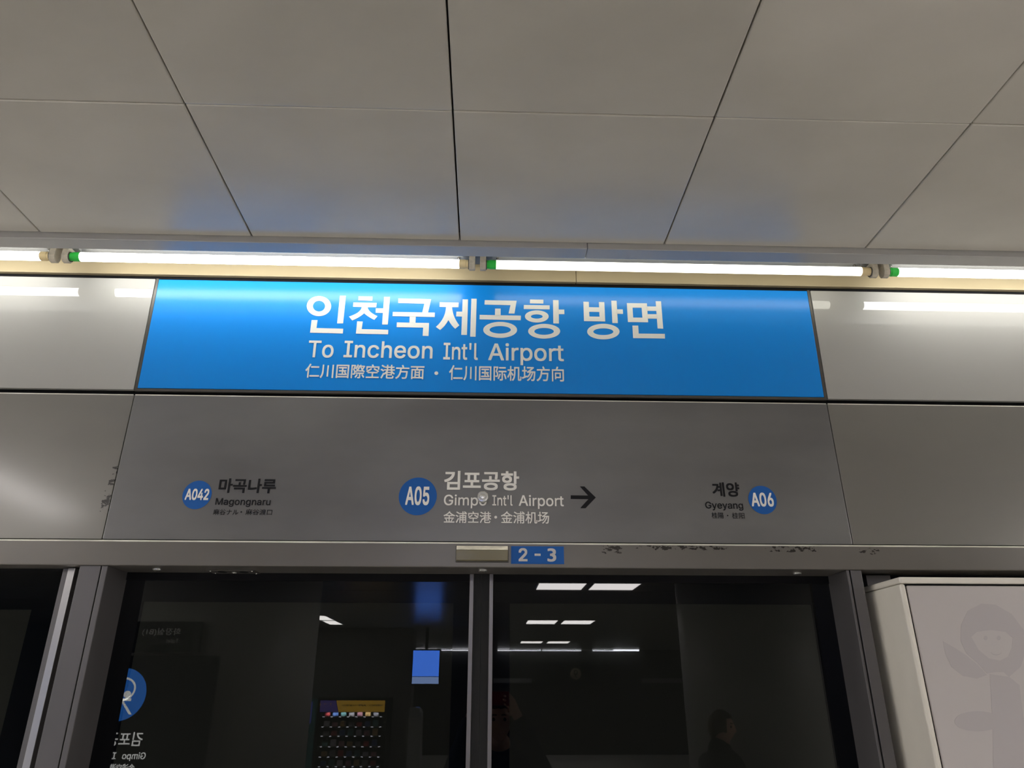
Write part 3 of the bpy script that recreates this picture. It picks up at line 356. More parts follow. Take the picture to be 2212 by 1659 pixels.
# cove: aluminium lip under the ceiling edge, in two lengths; cream back plate, in two lengths
xj = onY(1266, 540, 1.95).x; xk = onY(1245, 603, 2.2).x
for i, (a, c, side) in enumerate(((-4.5, xj-.0006, 'left'), (xj+.0006, 4.5, 'right'))):
    o = build(f'trim_{i+1}', bx(a, c, YB, 1.975, 1.2735, 1.405), MT['trim'], bevel=.0025, seg=3)
    tag(o, f'aluminium ceiling edge trim above the lamps, {side} length', 'trim', kind='structure')
for i, (a, c, side) in enumerate(((-4.5, xk-.0006, 'left'), (xk+.0006, 4.5, 'right'))):
    o = build(f'trim_{i+3}', bx(a, c, 2.205, 2.222, 1.3265, 1.42), MT['cream'], bevel=.002)
    tag(o, f'cream back plate of the lamp cove, {side} length', 'trim', kind='structure')
tag(build('trim_5', bx(-4.5, 4.5, 1.92, 2.23, 1.42, 1.44), MT['batten']), 'closing plate on top of the lamp cove', 'trim', kind='structure')
# header beam over the doors
hz1 = slope(1000, 1172.5)*YH; hz0 = slope(1000, 1225.5)*YH
hm = MT['header']
hc = Vector((0, 0, hz0))
zt = hz1-hz0
chips(hm, [(onY(1290, 1190, YH).x, onY(1350, 1190, YH).x, zt*.55, zt*1.0), (onY(1350, 1190, YH).x, onY(1600, 1190, YH).x, zt*.72, zt*1.02),
           (onY(1640, 1190, YH).x, onY(1790, 1190, YH).x, zt*.68, zt*1.02), (onY(1850, 1190, YH).x, onY(1910, 1190, YH).x, zt*.6, zt*.95)], scale=70, thr=.50)
hb = tag(build('trim_6', bx(-4.5, 4.5, YH, 2.34, hz0, hz1), hm, bevel=.003, seg=3, at=(0, YH, hz0)), 'grey metal header beam over the platform doors', 'trim', kind='structure')

build('header_glint', cyl(bmesh.new(), (-4.5, YH+.0012, hz1-.0012), (4.5, YH+.0012, hz1-.0012), .0026, 12), MT['edge_glint'], hb)['label'] = 'pale strip painted as the highlight on the upper edge'  # added bar painting the highlight along the header's top edge

# ------------------------------------------------------------------ panels over the doors
def top_glint(u0, u1, parent):  # pale bar that paints the lit bevel along a lower panel's top
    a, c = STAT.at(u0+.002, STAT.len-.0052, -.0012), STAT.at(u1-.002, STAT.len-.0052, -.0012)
    build('top_glint', cyl(bmesh.new(), a, c, .0020, 12), MT['edge_glint'], parent)['label'] = 'pale strip painted as the highlight on the top edge'
GAP = .0022
def panel(name, plane, u0, u1, v0, v1, m, parent=None, th=.016, bevel=.0018):
    return build(name, slab(bmesh.new(), plane, rect(u0, u1, v0, v1), -th, 0), m, parent, bevel=bevel)
tl, tr = XL-GAP, XR+GAP
tag(panel('fascia_panel', SIGN, -3.4, tl-.006, .004, SIGN.len-.002, MT['grey_up']), 'glossy pale grey panel left of the blue sign, under the lamps', 'panel')
tag(panel('fascia_panel', SIGN, tr+.006, 3.4, .004, SIGN.len-.002, MT['grey_up']), 'glossy pale grey panel right of the blue sign, under the lamps', 'panel')
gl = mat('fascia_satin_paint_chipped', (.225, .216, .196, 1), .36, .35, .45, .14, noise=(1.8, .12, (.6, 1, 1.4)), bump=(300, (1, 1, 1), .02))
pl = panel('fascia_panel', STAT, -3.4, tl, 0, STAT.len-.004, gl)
top_glint(-3.4, tl, pl)
oc = LOC[pl.name]
ua = onY(222, 1095, 2.2).x-oc.x; ub = onY(252, 1010, 2.2).x-oc.x
chips(gl, [(ua-.010, ua+.022, .075, .155), (ub-.018, ub+.008, .155, .235)], col=(.05, .047, .045, 1), scale=55, thr=.5)
tag(pl, 'dull grey panel left of the station name panel, chipped along its right edge', 'panel')
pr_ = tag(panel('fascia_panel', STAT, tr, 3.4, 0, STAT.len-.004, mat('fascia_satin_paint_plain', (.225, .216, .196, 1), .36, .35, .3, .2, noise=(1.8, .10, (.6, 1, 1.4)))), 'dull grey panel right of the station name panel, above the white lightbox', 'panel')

top_glint(tr, 3.4, pr_)
# the blue direction sign
sg = thing('direction_sign', 'wide bright blue sign to the airport in white Korean, English and Chinese, under the tubes', 'sign', (0, SGB[0], SGB[1]))
panel('sign_face', SIGN, XL+.004, XR-.004, .010, SIGN.len-.004, MT['blue'], sg, th=.010, bevel=.0012)
fr = bmesh.new()
for (u0, u1, v0, v1) in ((XL-.006, XL+.0032, .002, SIGN.len), (XR-.0032, XR+.006, .002, SIGN.len), (XL-.006, XR+.006, 0, .009)):
    slab(fr, SIGN, rect(u0, u1, v0, v1), -.014, -.001)
build('edging', fr, MT['edge'], sg, bevel=.0008)
A = (640, 620); B = (1030, 620); K = 420/2212
def gp(o, pts): return [SIGN.uv(o[0]+x*K, o[1]+y*K) for x, y in pts]
def ring(o, ox0, ox1, oy0, oy1, ix0, ix1, iy0, iy1):
    def e(x0, x1, y0, y1, n=64):
        return gp(o, [((x0+x1)/2+(x1-x0)/2*math.cos(2*math.pi*i/n), (y0+y1)/2+(y1-y0)/2*math.sin(2*math.pi*i/n)) for i in range(n)])
    return [e(ox0, ox1, oy0, oy1), e(ix0, ix1, iy0, iy1)]
def bez(p0, p1, p2, n=7):
    return [((1-t)**2*p0[0]+2*t*(1-t)*p1[0]+t*t*p2[0], (1-t)**2*p0[1]+2*t*(1-t)*p1[1]+t*t*p2[1]) for t in [i/n for i in range(1, n+1)]]
def jieut(bar, lt, ltip0, ltip1, crotch, rtip0, rtip1, rt):
    """bar corners then two curved legs"""
    p = [bar[0], bar[1], bar[2], rt]
    p += bez(rt, (rt[0]+8, (rt[1]*.45+rtip1[1]*.55)), rtip1) + [rtip0]
    p += bez(rtip0, ((rtip0[0]*.45+crotch[0]*.55), rtip0[1]*.62+crotch[1]*.38), crotch)
    p += bez(crotch, ((ltip1[0]*.4+crotch[0]*.6), ltip1[1]*.62+crotch[1]*.38), ltip1) + [ltip0]
    p += bez(ltip0, (lt[0]-6, (lt[1]*.42+ltip0[1]*.58)), lt) + [bar[3]]
    return p
sh = [
 ring(A, 120, 397, 105, 332, 190, 328, 158, 280),
 [gp(A, [(497,101),(565,101),(533,415),(465,415)])],
 [gp(A, [(175,378),(243,378),(230,468),(535,476),(530,530),(157,521)])],
 [gp(A, [(710,107),(868,110),(865,157),(706,153)])],
 [gp(A, jieut([(650,178),(915,182),(910,232),(646,226)], (745,229), (600,338), (637,382), (772,300), (888,375), (925,333), (812,231)))],
 [gp(A, [(1000,113),(1066,113),(1042,428),(976,428)])], [gp(A, [(905,243),(1000,244),(998,297),(903,294)])],
 [gp(A, [(693,392),(757,394),(745,480),(1047,488),(1044,540),(679,532)])],
 [gp(A, [(1163,132),(1535,140),(1499,292),(1433,292),(1458,191),(1160,183)])],
 [gp(A, [(1099,285),(1577,292),(1575,343),(1096,333)])], [gp(A, [(1290,330),(1360,330),(1356,415),(1288,415)])],
 [gp(A, [(1145,404),(1511,411),(1505,558),(1438,556),(1444,463),(1142,458)])],
 [gp(A, jieut([(1632,174),(1848,179),(1845,232),(1630,227)], (1704,229), (1589,455), (1637,490), (1731,378), (1808,477), (1855,437), (1773,231)))],
 [gp(A, [(1893,142),(1954,142),(1942,546),(1877,545)])], [gp(A, [(1822,281),(1895,282),(1893,337),(1818,335)])],
 [gp(A, [(1992,134),(2053,135),(2040,567),(1978,565)])],
 [gp(B, [(90,151),(453,158),(428,303),(361,302),(383,208),(88,201)])],
 [gp(B, [(208,247),(271,247),(271,330),(206,330)])], [gp(B, [(33,318),(502,327),(500,379),(31,369)])],
 ring(B, 73, 458, 398, 580, 145, 387, 445, 531),
 [gp(B, [(605,143),(758,146),(757,190),(604,187)])], [gp(B, [(535,206),(829,210),(828,256),(534,252)])],
 ring(B, 547, 817, 267, 405, 615, 749, 312, 361),
 [gp(B, [(867,150),(930,151),(934,416),(870,415)])], [gp(B, [(925,258),(995,258),(996,310),(928,309)])],
 ring(B, 584, 948, 421, 588, 654, 876, 467, 545),
 [gp(B, [(1212,169),(1274,170),(1276,231),(1391,233),(1388,172),(1450,173),(1460,394),(1219,389)]), gp(B, [(1278,283),(1393,285),(1396,339),(1281,337)])],
 [gp(B, [(1529,157),(1590,158),(1604,412),(1542,411)])], [gp(B, [(1588,255),(1660,256),(1663,307),(1591,306)])],
 ring(B, 1255, 1623, 420, 597, 1325, 1553, 471, 548),
 [gp(B, [(1706,185),(1934,187),(1949,402),(1719,400)]), gp(B, [(1771,236),(1874,237),(1884,350),(1778,349)])],
 [gp(B, [(1930,222),(2040,223),(2043,273),(1933,272)])], [gp(B, [(1938,310),(2050,311),(2053,362),(1941,360)])],
 [gp(B, [(2034,163),(2095,163),(2120,475),(2056,473)])],
 [gp(B, [(1769,440),(1836,440),(1841,531),(2138,534),(2140,587),(1778,582)])],
]
for part, lab in ((sh[:26], 'first word of the large white Korean headline'), (sh[26:], 'second word of the large white Korean headline')):
    kb = bmesh.new()
    for s in part: tess(kb, SIGN, s)
    build('headline_word', kb, MT['white'], sg)['label'] = lab
for s, lp, rp, top, bot in (('To', (666, 755), (720.5, 760), 736.3, 772.3), ('Incheon', (743, 757), (934.5, 762), 737.8, 773.5),
                            ("Int'l", (958, 760), (1032.5, 762), 741.2, 777.2), ('Airport', (1054.5, 778), (1218, 770), 743.4, 779.3)):
    eb = bmesh.new(); pxword(eb, SIGN, s, lp, rp, top, bot, bold=.0085, fit='cap')
    build('english_word', eb, MT['white'], sg)['label'] = f'white English word {s}'
cb = bmesh.new(); pxword(cb, SIGN, '仁川国際空港方面', (659.5, 803), (916.5, 805), 787.4, 818, bold=.012)
build('japanese_lettering', cb, MT['white'], sg)['label'] = 'small white Japanese words'
cb = bmesh.new(); pxword(cb, SIGN, '仁川国际机场方向', (970, 806), (1218, 808), 790.6, 823, bold=.012)
build('chinese_lettering', cb, MT['white'], sg)['label'] = 'small white Chinese words'
cb = bmesh.new(); u, v = SIGN.uv(942.6, 806.3); tess(cb, SIGN, [ell(u, v, .0062, .0062)])
build('middle_dot', cb, MT['white'], sg)

# the station name panel
sp = thing('station_name_panel', 'wide grey metal panel naming the previous, present and next station, over the doors', 'sign', (0, LOB[0], LOB[1]))
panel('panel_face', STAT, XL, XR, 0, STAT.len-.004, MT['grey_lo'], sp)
top_glint(XL, XR, sp)
def badge(px, py, r, txt, lp, rp, top, bot, bold, label):
    u, v = STAT.uv(px, py); R_ = abs(STAT.uv(px+r, py)[0]-u)
    b = bmesh.new(); tess(b, STAT, [ell(u, v, R_, R_*1.02)], .0003, .0010)
    o = build('station_badge', b, MT['blue_lo'], sp); o['label'] = label
    t = bmesh.new(); pxword(t, STAT, txt, lp, rp, top, bot, bold=bold, d0=.0009, d1=.0016)
    build('badge_number', t, MT['white_lo'], o)
badge(902.5, 1072, 41, 'A05', (875.5, 1085), (927.8, 1065), 1051, 1091.5, .018, 'largest blue disc, reading A05')
badge(425.8, 1069, 31.3, 'A042', (399, 1079), (453.5, 1057), 1056, 1080.5, .020, 'blue disc reading A042')
badge(1647, 1080, 30.3, 'A06', (1624, 1092), (1672, 1092), 1064.5, 1094.5, .018, 'blue disc reading A06')
def lettering(items, m, label, dots=()):
    for it in items:
        b = bmesh.new(); s, lp, rp, top, bot, k = it; pxword(b, STAT, s, lp, rp, top, bot, **k)
        build('station_lettering', b, m, sp)['label'] = label
    for x, y, r in dots:
        b = bmesh.new(); u, v = STAT.uv(x, y); tess(b, STAT, [ell(u, v, r, r)])
        build('middle_dot', b, m, sp)
lettering([('김포공항', (959.5, 1040), (1121.5, 1040), 1017.5, 1059, dict(bold=.022))], MT['white_lo'], 'white Korean name of the present station')
lettering([('Gimpo', (959, 1080), (1051, 1085), 1069.3, 1091.8, dict(bold=.0075, fit='cap')), ("Int'l", (1063.5, 1081), (1107.3, 1081), 1070, 1092.3, dict(bold=.0075, fit='cap')),
           ('Airport', (1120.5, 1081), (1217.5, 1081), 1070.4, 1093.2, dict(bold=.0075, fit='cap'))], MT['white_lo'], 'white English name of the present station')
lettering([('金浦空港', (958, 1117), (1061, 1117), 1104.8, 1130, dict(bold=.008)), ('金浦机场', (1082, 1118), (1186, 1118), 1105, 1131, dict(bold=.008))], MT['white_lo'], 'white Chinese and Japanese name of the present station', [(1070.8, 1117.3, .0042)])
lettering([('마곡나루', (473, 1050), (596.5, 1050), 1034, 1065.2, dict(bold=.022))], MT['charcoal'], 'dark Korean name of the previous station')
lettering([('Magongnaru', (465.8, 1085), (584.5, 1085), 1076.6, 1091, dict(bold=.0075, fit='cap'))], MT['charcoal'], 'dark English name of the previous station')
lettering([('麻谷ナル', (461, 1106), (515, 1106), 1100, 1112.3, {}), ('麻谷渡口', (531, 1106), (588, 1106), 1100, 1112.5, {})], MT['charcoal'], 'small dark Japanese and Chinese name of the previous station', [(521.3, 1106, .0022)])
lettering([('계양', (1538.5, 1058), (1597, 1058), 1042.2, 1073, dict(bold=.022))], MT['charcoal'], 'dark Korean name of the next station')
lettering([('Gyeyang', (1523.5, 1092), (1604.7, 1092), 1084.3, 1098.7, dict(bold=.0075, fit='cap'))], MT['charcoal'], 'dark English name of the next station')
lettering([('桂陽', (1537, 1113), (1563, 1113), 1107, 1120, {}), ('桂阳', (1581, 1113), (1608, 1113), 1107.5, 1120.3, {})], MT['charcoal'], 'small dark Chinese name of the next station', [(1571.8, 1113.7, .0020)])
ab = bmesh.new()
O5 = (1070, 1000); K5 = 240/2212
tess(ab, STAT, [[STAT.uv(O5[0]+x*K5, O5[1]+y*K5) for x, y in ((1500,646),(1845,650),(1685,472),(1692,468),(1772,470),(2000,690),(1795,902),(1705,903),(1698,890),(1852,722),(1500,718))]])
build('arrow', ab, MT['charcoal'], sp)['label'] = 'dark arrow pointing right'
# round metal stud that sits over the lettering
u, v = STAT.uv(1043, 1077.5)
c0 = STAT.at(u, v)
st = thing('metal_stud', 'round chrome stud over the letter o of the middle station name', 'stud', tuple(c0))
build('stud_base', lathe(bmesh.new(), [(0, .0115), (.003, .0115), (.004, .0085), (.018, .0085)], c0, STAT.n, 40), MT['chrome'], st, smooth=False)
build('stud_cap', lathe(bmesh.new(), [(.016, .0150), (.018, .0172), (.025, .0172), (.028, .0155), (.0285, .0120), (.0268, .0105), (.0268, .0100), (.0278, .0092), (.0290, .006), (.0294, 0)], c0, STAT.n, 48), MT['chrome'], st)

# ------------------------------------------------------------------ tubes, holders, batten
bt = thing('lamp_batten', 'long grey lamp batten running along the cove behind the fluorescent tubes', 'lamp fitting', (0, 2.06, 1.345))
build('channel', bx(-4.4, 4.4, 1.992, 2.135, 1.345, 1.419), MT['batten'], bt, bevel=.002)
for px, py in ((991, 557), (1075, 560), (45+58, 539), (1848, 570), (1927, 572)):
    p = onY(px, py, 2.085)
    build('screw', lathe(bmesh.new(), [(0, .0045), (.004, .0045), (.0055, .003), (.0058, 0)], (p.x, 2.094, 1.345), (0, 0, -1), 16), MT['edge'], bt)
def tubeX(px, py): return onY(px, py, TY).x
def make_tube(x0, x1, m, label):
    """x0..x1: glowing length; cream cap at its right end, green cap at its left end"""
    t = thing('fluorescent_tube', label, 'fluorescent tube', ((x0+x1)/2, TY, TZ), 'fluorescent tubes in the cove')
    build('glass_tube', lathe(bmesh.new(), [(0, .0146), (x1-x0, .0146)], (x0, TY, TZ), (1, 0, 0), 32), m, t, smooth=False)
    build('end_cap', lathe(bmesh.new(), [(0, .0150), (.0205, .0150), (.0212, .0138), (.0335, .0138)], (x1, TY, TZ), (1, 0, 0), 32), MT['capcream'], t)['label'] = 'cream end cap'
    build('end_cap', lathe(bmesh.new(), [(0, .0150), (.0225, .0150), (.0232, .0138), (.0345, .0138)], (x0, TY, TZ), (-1, 0, 0), 32), MT['capgreen'], t)['label'] = 'green end cap'
    return t
J = [(tubeX(90, 551), tubeX(176, 553)), (tubeX(992, 570), tubeX(1072, 572)), (tubeX(1858, 583), tubeX(1938, 588))]
TL = J[1][0]-J[0][1]
make_tube(J[0][0]-TL, J[0][0], tube_m[0], 'lit fluorescent tube furthest left, cut off by the photo edge')
make_tube(J[0][1], J[1][0], tube_m[0], 'full bright fluorescent tube over the left half of the blue sign')
make_tube(J[1][1], J[2][0], tube_m[1], 'slightly dimmer fluorescent tube over the right half of the blue sign')
make_tube(J[2][1], J[2][1]+TL, tube_m[0], 'bright fluorescent tube furthest right, cut off by the photo edge')
prof = [(TY-.017, 1.346), (TY-.0185, 1.318), (TY-.0185, 1.300), (TY-.013, 1.288), (TY-.006, 1.2835), (TY+.006, 1.2835), (TY+.013, 1.288), (TY+.0185, 1.300), (TY+.0185, 1.318), (TY+.017, 1.346)]
where = ('left', 'middle', 'right')
for (a, c), wh in zip(J, where):
    for x0, x1, s in ((a+.033, a+.0335+.019, 'cream'), (c-.0345-.019, c-.034, 'green')):
        h = thing('lamp_holder', f'grey lamp holder gripping the {s} tube end at the {wh} joint', 'lamp holder', ((x0+x1)/2, TY, 1.283), 'lamp holders between the tubes')
        build('body', prismX(bmesh.new(), prof, x0, x1), MT['holder'], h, bevel=.0015)
        s2 = -1 if s == 'cream' else 1
        xr = x0 if s == 'cream' else x1
        build('socket_rim', lathe(bmesh.new(), [(-.001, .0165), (.003, .0165), (.003, .0142), (-.001, .0142)], (xr, TY, TZ-.001), (s2, 0, 0), 28), MT['edge'], h)
        build('foot', bx(min(xr, xr+s2*.022), max(xr, xr+s2*.022), TY-.012, TY+.014, 1.333, 1.346), MT['batten'], h, bevel=.001)

# ------------------------------------------------------------------ header fittings
p0 = onY(984.5, 1178.5, YH); p1 = onY(1099, 1215.5, YH)
x0, x1, z1, z0 = p0.x, p1.x, p0.z, p1.z
lamp = thing('door_lamp', 'rectangular smoked gold lamp over the middle of the doors, beside the blue number plate', 'lamp', ((x0+x1)/2, YH, z0))
build('bezel', bx(x0, x1, YH-.004, YH+.001, z0, z1), MT['edge'], lamp, bevel=.0015)
zm = z0+(z1-z0)*.68
build('lens', prismX(bmesh.new(), [(YH-.003, z0+.003), (YH-.016, z0+.004), (YH-.018, zm), (YH-.003, zm)], x0+.003, x1-.003), MT['gold'], lamp, bevel=.001)
build('lens_top_lit', prismX(bmesh.new(), [(YH-.003, zm+.0008), (YH-.018, zm+.0008), (YH-.0075, z1-.002), (YH-.003, z1-.001)], x0+.003, x1-.003), MT['goldtop_lit'], lamp, bevel=.0008)  # same lens, its upper facet coloured lighter as if lit from above
p0 = onY(1104, 1179.8, YH); p1 = onY(1218.7, 1218.8, YH)
pl = thing('number_plate', 'blue plate reading 2 - 3 beside the gold lamp over the doors', 'number plate', ((p0.x+p1.x)/2, YH, p1.z))
build('plate', bx(p0.x, p1.x, YH-.0016, YH, p1.z, p0.z), MT['blue_lo'], pl, bevel=.0005)
nm_ = mat('plate_lettering_film', (.62, .60, .58, 1), .5)
nb = bmesh.new(); pxword(nb, HEAD, '2', (1120.3, 1200), (1139.3, 1200), 1184.3, 1212.8, bold=.018, d0=.0014, d1=.0022)
build('number_lettering', nb, nm_, pl); nb = bmesh.new()
pxword(nb, HEAD, '3', (1182.3, 1200), (1201.3, 1200), 1184.8, 1213.6, bold=.018, d0=.0014, d1=.0022)
build('number_lettering', nb, nm_, pl); nb = bmesh.new()
ua, va = HEAD.uv(1154.7, 1201); ub, vb = HEAD.uv(1167.7, 1196.2); slab(nb, HEAD, rect(ua, ub, va, vb), .0014, .0022)
build('number_dash', nb, nm_, pl)
uz = hz0
for px, py, lab in ((340, 1229.5, 'small round sensor under the header, near the left door post'), (1043, 1231.5, 'small round sensor under the header, above the meeting doors'), (1722, 1238, 'small round sensor under the header, near the right door post')):
    d = ray(px, py); p = d*(uz/d.z)
    s = thing('ceiling_sensor', lab, 'sensor', (p.x, p.y, uz), 'round sensors under the header')
    build('rim', lathe(bmesh.new(), [(0, .013), (.003, .0125), (.0045, .010), (.0045, .008)], (p.x, p.y, uz), (0, 0, -1), 28), MT['chrome'], s)
    build('lens', lathe(bmesh.new(), [(.001, .008), (.006, .0065), (.0075, 0)], (p.x, p.y, uz), (0, 0, -1), 24), MT['edge'], s)
d0_ = ray(505, 1234); p = d0_*(uz/d0_.z)
s = thing('sensor_plate', 'dark rectangular plate with corner screws under the header, over the left door', 'sensor plate', (p.x, p.y, uz))
build('plate', bx(p.x-.072, p.x+.072, p.y-.030, p.y+.030, uz-.003, uz), MT['edge'], s, bevel=.001)
for sx in (-1, 1):
    for sy in (-1, 1):
        build('screw', lathe(bmesh.new(), [(.003, .003), (.0045, .002), (.005, 0)], (p.x+sx*.062, p.y+sy*.023, uz), (0, 0, -1), 12), MT['chrome'], s)
    build('sensor_eye', lathe(bmesh.new(), [(.003, .014), (.0036, .013), (.0038, 0)], (p.x+sx*.032, p.y-.004, uz), (0, 0, -1), 24), MT['black'], s)
build('sensor_eye', lathe(bmesh.new(), [(.003, .008), (.006, .005), (.0066, 0)], (p.x, p.y+.006, uz), (0, 0, -1), 20), MT['chrome'], s)['label'] = 'small bright middle eye'

# ------------------------------------------------------------------ door posts, sliding doors, side screens
zf = FLOOR
def X(px, py, Y): return onY(px, py, Y).x
pa, pb, pc, pd = X(171, 1230, 2.2), X(216.5, 1230, 2.2), X(219.5, 1230, 2.2), X(231, 1232, 2.2)
pt = hz0
tag(build('trim_7', bx(pa, pb, 2.2, 2.34, zf, pt), MT['post'], bevel=.0015), 'grey door post left of the doors, outer half', 'trim', kind='structure')
tag(build('trim_8', bx(pb+.003, pd, 2.2, 2.345, zf, pt), MT['post'], bevel=.002), 'grey door post left of the doors, inner half facing the opening', 'trim', kind='structure')
qa, qb, qc, qd = X(1828.5, 1235, 2.2), X(1834.5, 1236, 2.2), X(1837.5, 1236, 2.2), X(1861, 1236, 2.2)
tag(build('trim_9', bx(qa, qb, 2.2, 2.345, zf, pt), MT['post'], bevel=.002), 'grey door post right of the doors, inner half facing the opening', 'trim', kind='structure')
tag(build('trim_10', bx(qc, qd, 2.2, 2.34, zf, pt), MT['post'], bevel=.0015), 'grey door post right of the doors, outer half', 'trim', kind='structure')
def pane_with_border(parent, x0, x1, z0, z1, cx0, cx1, cz0, cz1, y):
    build('glass_pane', bx(cx0, cx1, y, y+.0008, cz0, cz1), MT['pane'], parent)
    b = bmesh.new()
    for a in ((x0, x1, cz1, z1), (x0, x1, z0, cz0), (x0, cx0, cz0, cz1), (cx1, x1, cz0, cz1)):
        if a[1]-a[0] > .001 and a[3]-a[2] > .001: box(b, a[0], a[1], y, y+.001, a[2], a[3])
    build('printed_border', b, MT['frit'], parent)
z_top = slope(1000, 1241)*YG; z_rail = slope(1000, 1257)*YG; z_cl = slope(1000, 1303)*YG
cxl, cxr = X(1012, 1400, YG-.02), X(1064, 1400, YG-.02)
cm = (cxl+cxr)/2
leafs = ((1, pd+.0, cm, X(310, 1305, YG), X(980, 1305, YG)), (2, cm, qa, X(1101, 1305, YG), X(1752, 1310, YG)))
for k, a, c, ca, cc in leafs:
    dr = thing(f'door_{k}', ('left' if k == 1 else 'right')+' sliding glass platform door with black printed border', 'door', ((a+c)/2, YG, zf), kind='structure')
    ga, gc = (a, cxl+.003) if k == 1 else (cxr-.003, c)
    pane_with_border(dr, ga, gc, zf+.05, z_rail, ca, cc, zf+.5, z_cl, YG)
    build('top_rail', bx(ga, gc, YG-.004, YG+.03, z_rail, pt+.04), MT['black'], dr)
    build('bottom_rail', bx(ga, gc, YG-.004, YG+.03, zf+.004, zf+.05), MT['silver'], dr)
    s0, s1 = (X(1011.5, 1400, YG-.02), X(1020.5, 1400, YG-.02)) if k == 1 else (X(1055.5, 1400, YG-.02), X(1064, 1400, YG-.02))
    build('stile', bx(s0, s1, YG-.02, YG+.03, zf+.02, pt-.001), MT['stile'], dr, bevel=.001)
    r0, r1 = (s1+.0005, cm-.0004) if k == 1 else (cm+.0004, s0-.0005)
    b = bmesh.new(); n = 8; w_ = (r1-r0)/n
    box(b, r0, r1, YG-.006, YG+.02, zf+.02, pt-.001)
    for i in range(n): box(b, r0+w_*(i+.15), r0+w_*(i+.8), YG-.014, YG-.0062, zf+.02, pt-.001)
    build('rubber_seal', b, MT['rubber'], dr)
# fixed screen on the left
wn = thing('window_1', 'fixed glass screen left of the doors', 'glass screen', (-2.2, 2.25, zf), kind='structure')
wz = slope(100, 1229)*2.25; wc = slope(50, 1317)*2.25
xs0, xs1, xs2 = X(139, 1240, 2.25), X(150, 1240, 2.245), X(163, 1240, 2.24)
pane_with_border(wn, -3.3, xs0, zf+.05, wz, -3.2, X(68, 1317, 2.25), zf+.5, wc, 2.25)
build('stile', bx(xs0, xs1-.001, 2.238, 2.28, zf, wz), MT['post'], wn, bevel=.001)
build('stile', bx(xs1, xs2, 2.232, 2.28, zf, wz), MT['silver'], wn, bevel=.001)['label'] = 'bright silver stile'
tag(build('trim_11', bx(xs2+.0005, pa-.0005, 2.30, 2.33, zf, pt), MT['black']), 'black joint between the left screen and the door post', 'trim', kind='structure')
tag(build('trim_12', bx(-3.4, pa-.001, 2.29, 2.33, wz, pt), MT['black']), 'black joint under the header on the left', 'trim', kind='structure')
# right: recess plate and lightbox
rz = slope(1890, 1243)*2.27
tag(build('trim_13', bx(X(1871, 1245, 2.27), X(1909, 1245, 2.27)+.02, 2.27, 2.29, zf, rz), MT['post']), 'grey recess plate between the right door post and the lightbox', 'trim', kind='structure')
tag(build('trim_14', bx(qd+.001, 3.4, 2.295, 2.33, zf, pt), MT['black']), 'black recess behind the lightbox', 'trim', kind='structure')
LBF = 2.06
bxl = X(1941, 1247, LBF); bzt = slope(1941, 1246)*LBF; bxr = bxl+1.35; bzb = -1.25
lb = thing('advertising_lightbox', 'white framed lightbox at the right, faint girl on its grey face', 'lightbox', ((bxl+bxr)/2, LBF, bzb))
zr = bzt-.0185
build('side_frame', bx(bxl, bxl+.016, LBF, 2.285, bzb, zr), MT['boxw'], lb, bevel=.007, seg=4)
build('side_frame', bx(bxr-.016, bxr, LBF, 2.285, bzb, zr), MT['boxw'], lb, bevel=.007, seg=4)
build('top_rail', bx(bxl, bxr, LBF-.001, 2.285, zr+.0012, bzt), MT['boxw'], lb, bevel=.006, seg=4)
build('back_box', bx(bxl+.012, bxr-.012, LBF+.012, 2.28, bzb+.01, zr-.001), MT['black'], lb)
fx0 = bxl+.020
build('face', bx(fx0, bxr-.020, LBF+.002, LBF+.0118, bzb+.02, zr-.0045), MT['boxf'], lb, bevel=.004, seg=3)
LF = Plane((LBF+.002, 1.0), (LBF+.002, 0.0))
def lfp(pts): return [LF.uv(x, y) for x, y in pts]
def lel(cx, cy, rx, ry, a0=0, a1=360, n=48):
    return [(cx+rx*math.cos(math.radians(a0+(a1-a0)*i/n)), cy+ry*math.sin(math.radians(a0+(a1-a0)*i/n))) for i in range(n+(0 if a1-a0 == 360 else 1))]
pb_ = bmesh.new()
face_out = [(2098,1376),(2110,1365),(2140,1361),(2172,1365),(2188,1378),(2186,1398),(2178,1418),(2160,1427),(2136,1422),(2114,1404)]
hair = [(2075,1385),(2076,1350),(2090,1320),(2120,1304),(2150,1306),(2185,1326),(2212,1362),(2214,1410),(2205,1440),(2180,1462),(2168,1452),(2150,1452),(2132,1455),(2112,1432),(2088,1412)]
tess(pb_, LF, [lfp(hair), lfp(face_out)], .0002, .0005)
tess(pb_, LF, [lfp([(2037,1385),(2060,1398),(2085,1414),(2112,1436),(2132,1458),(2110,1466),(2080,1460),(2055,1440),(2042,1412)])], .0002, .0005)
tess(pb_, LF, [lfp([(2138,1456),(2180,1462),(2202,1480),(2212,1560),(2212,1680),(2146,1680),(2144,1560)])], .0002, .0005)
tess(pb_, LF, [lfp(lel(2112, 1558, 50, 22))], .0002, .0007)
for ex in (2129, 2157.5): tess(pb_, LF, [lfp(lel(ex, 1378, 4, 5))], .0002, .0005)
sm = lel(2152, 1404, 13, 12, 25, 155, 16)+lel(2152, 1404, 13, 9.5, 155, 25, 16)
tess(pb_, LF, [lfp(sm)], .0002, .0005)
build('printed_figure', pb_, MT['boxp'], lb)['label'] = 'faint drawing of a smiling girl with long hair'

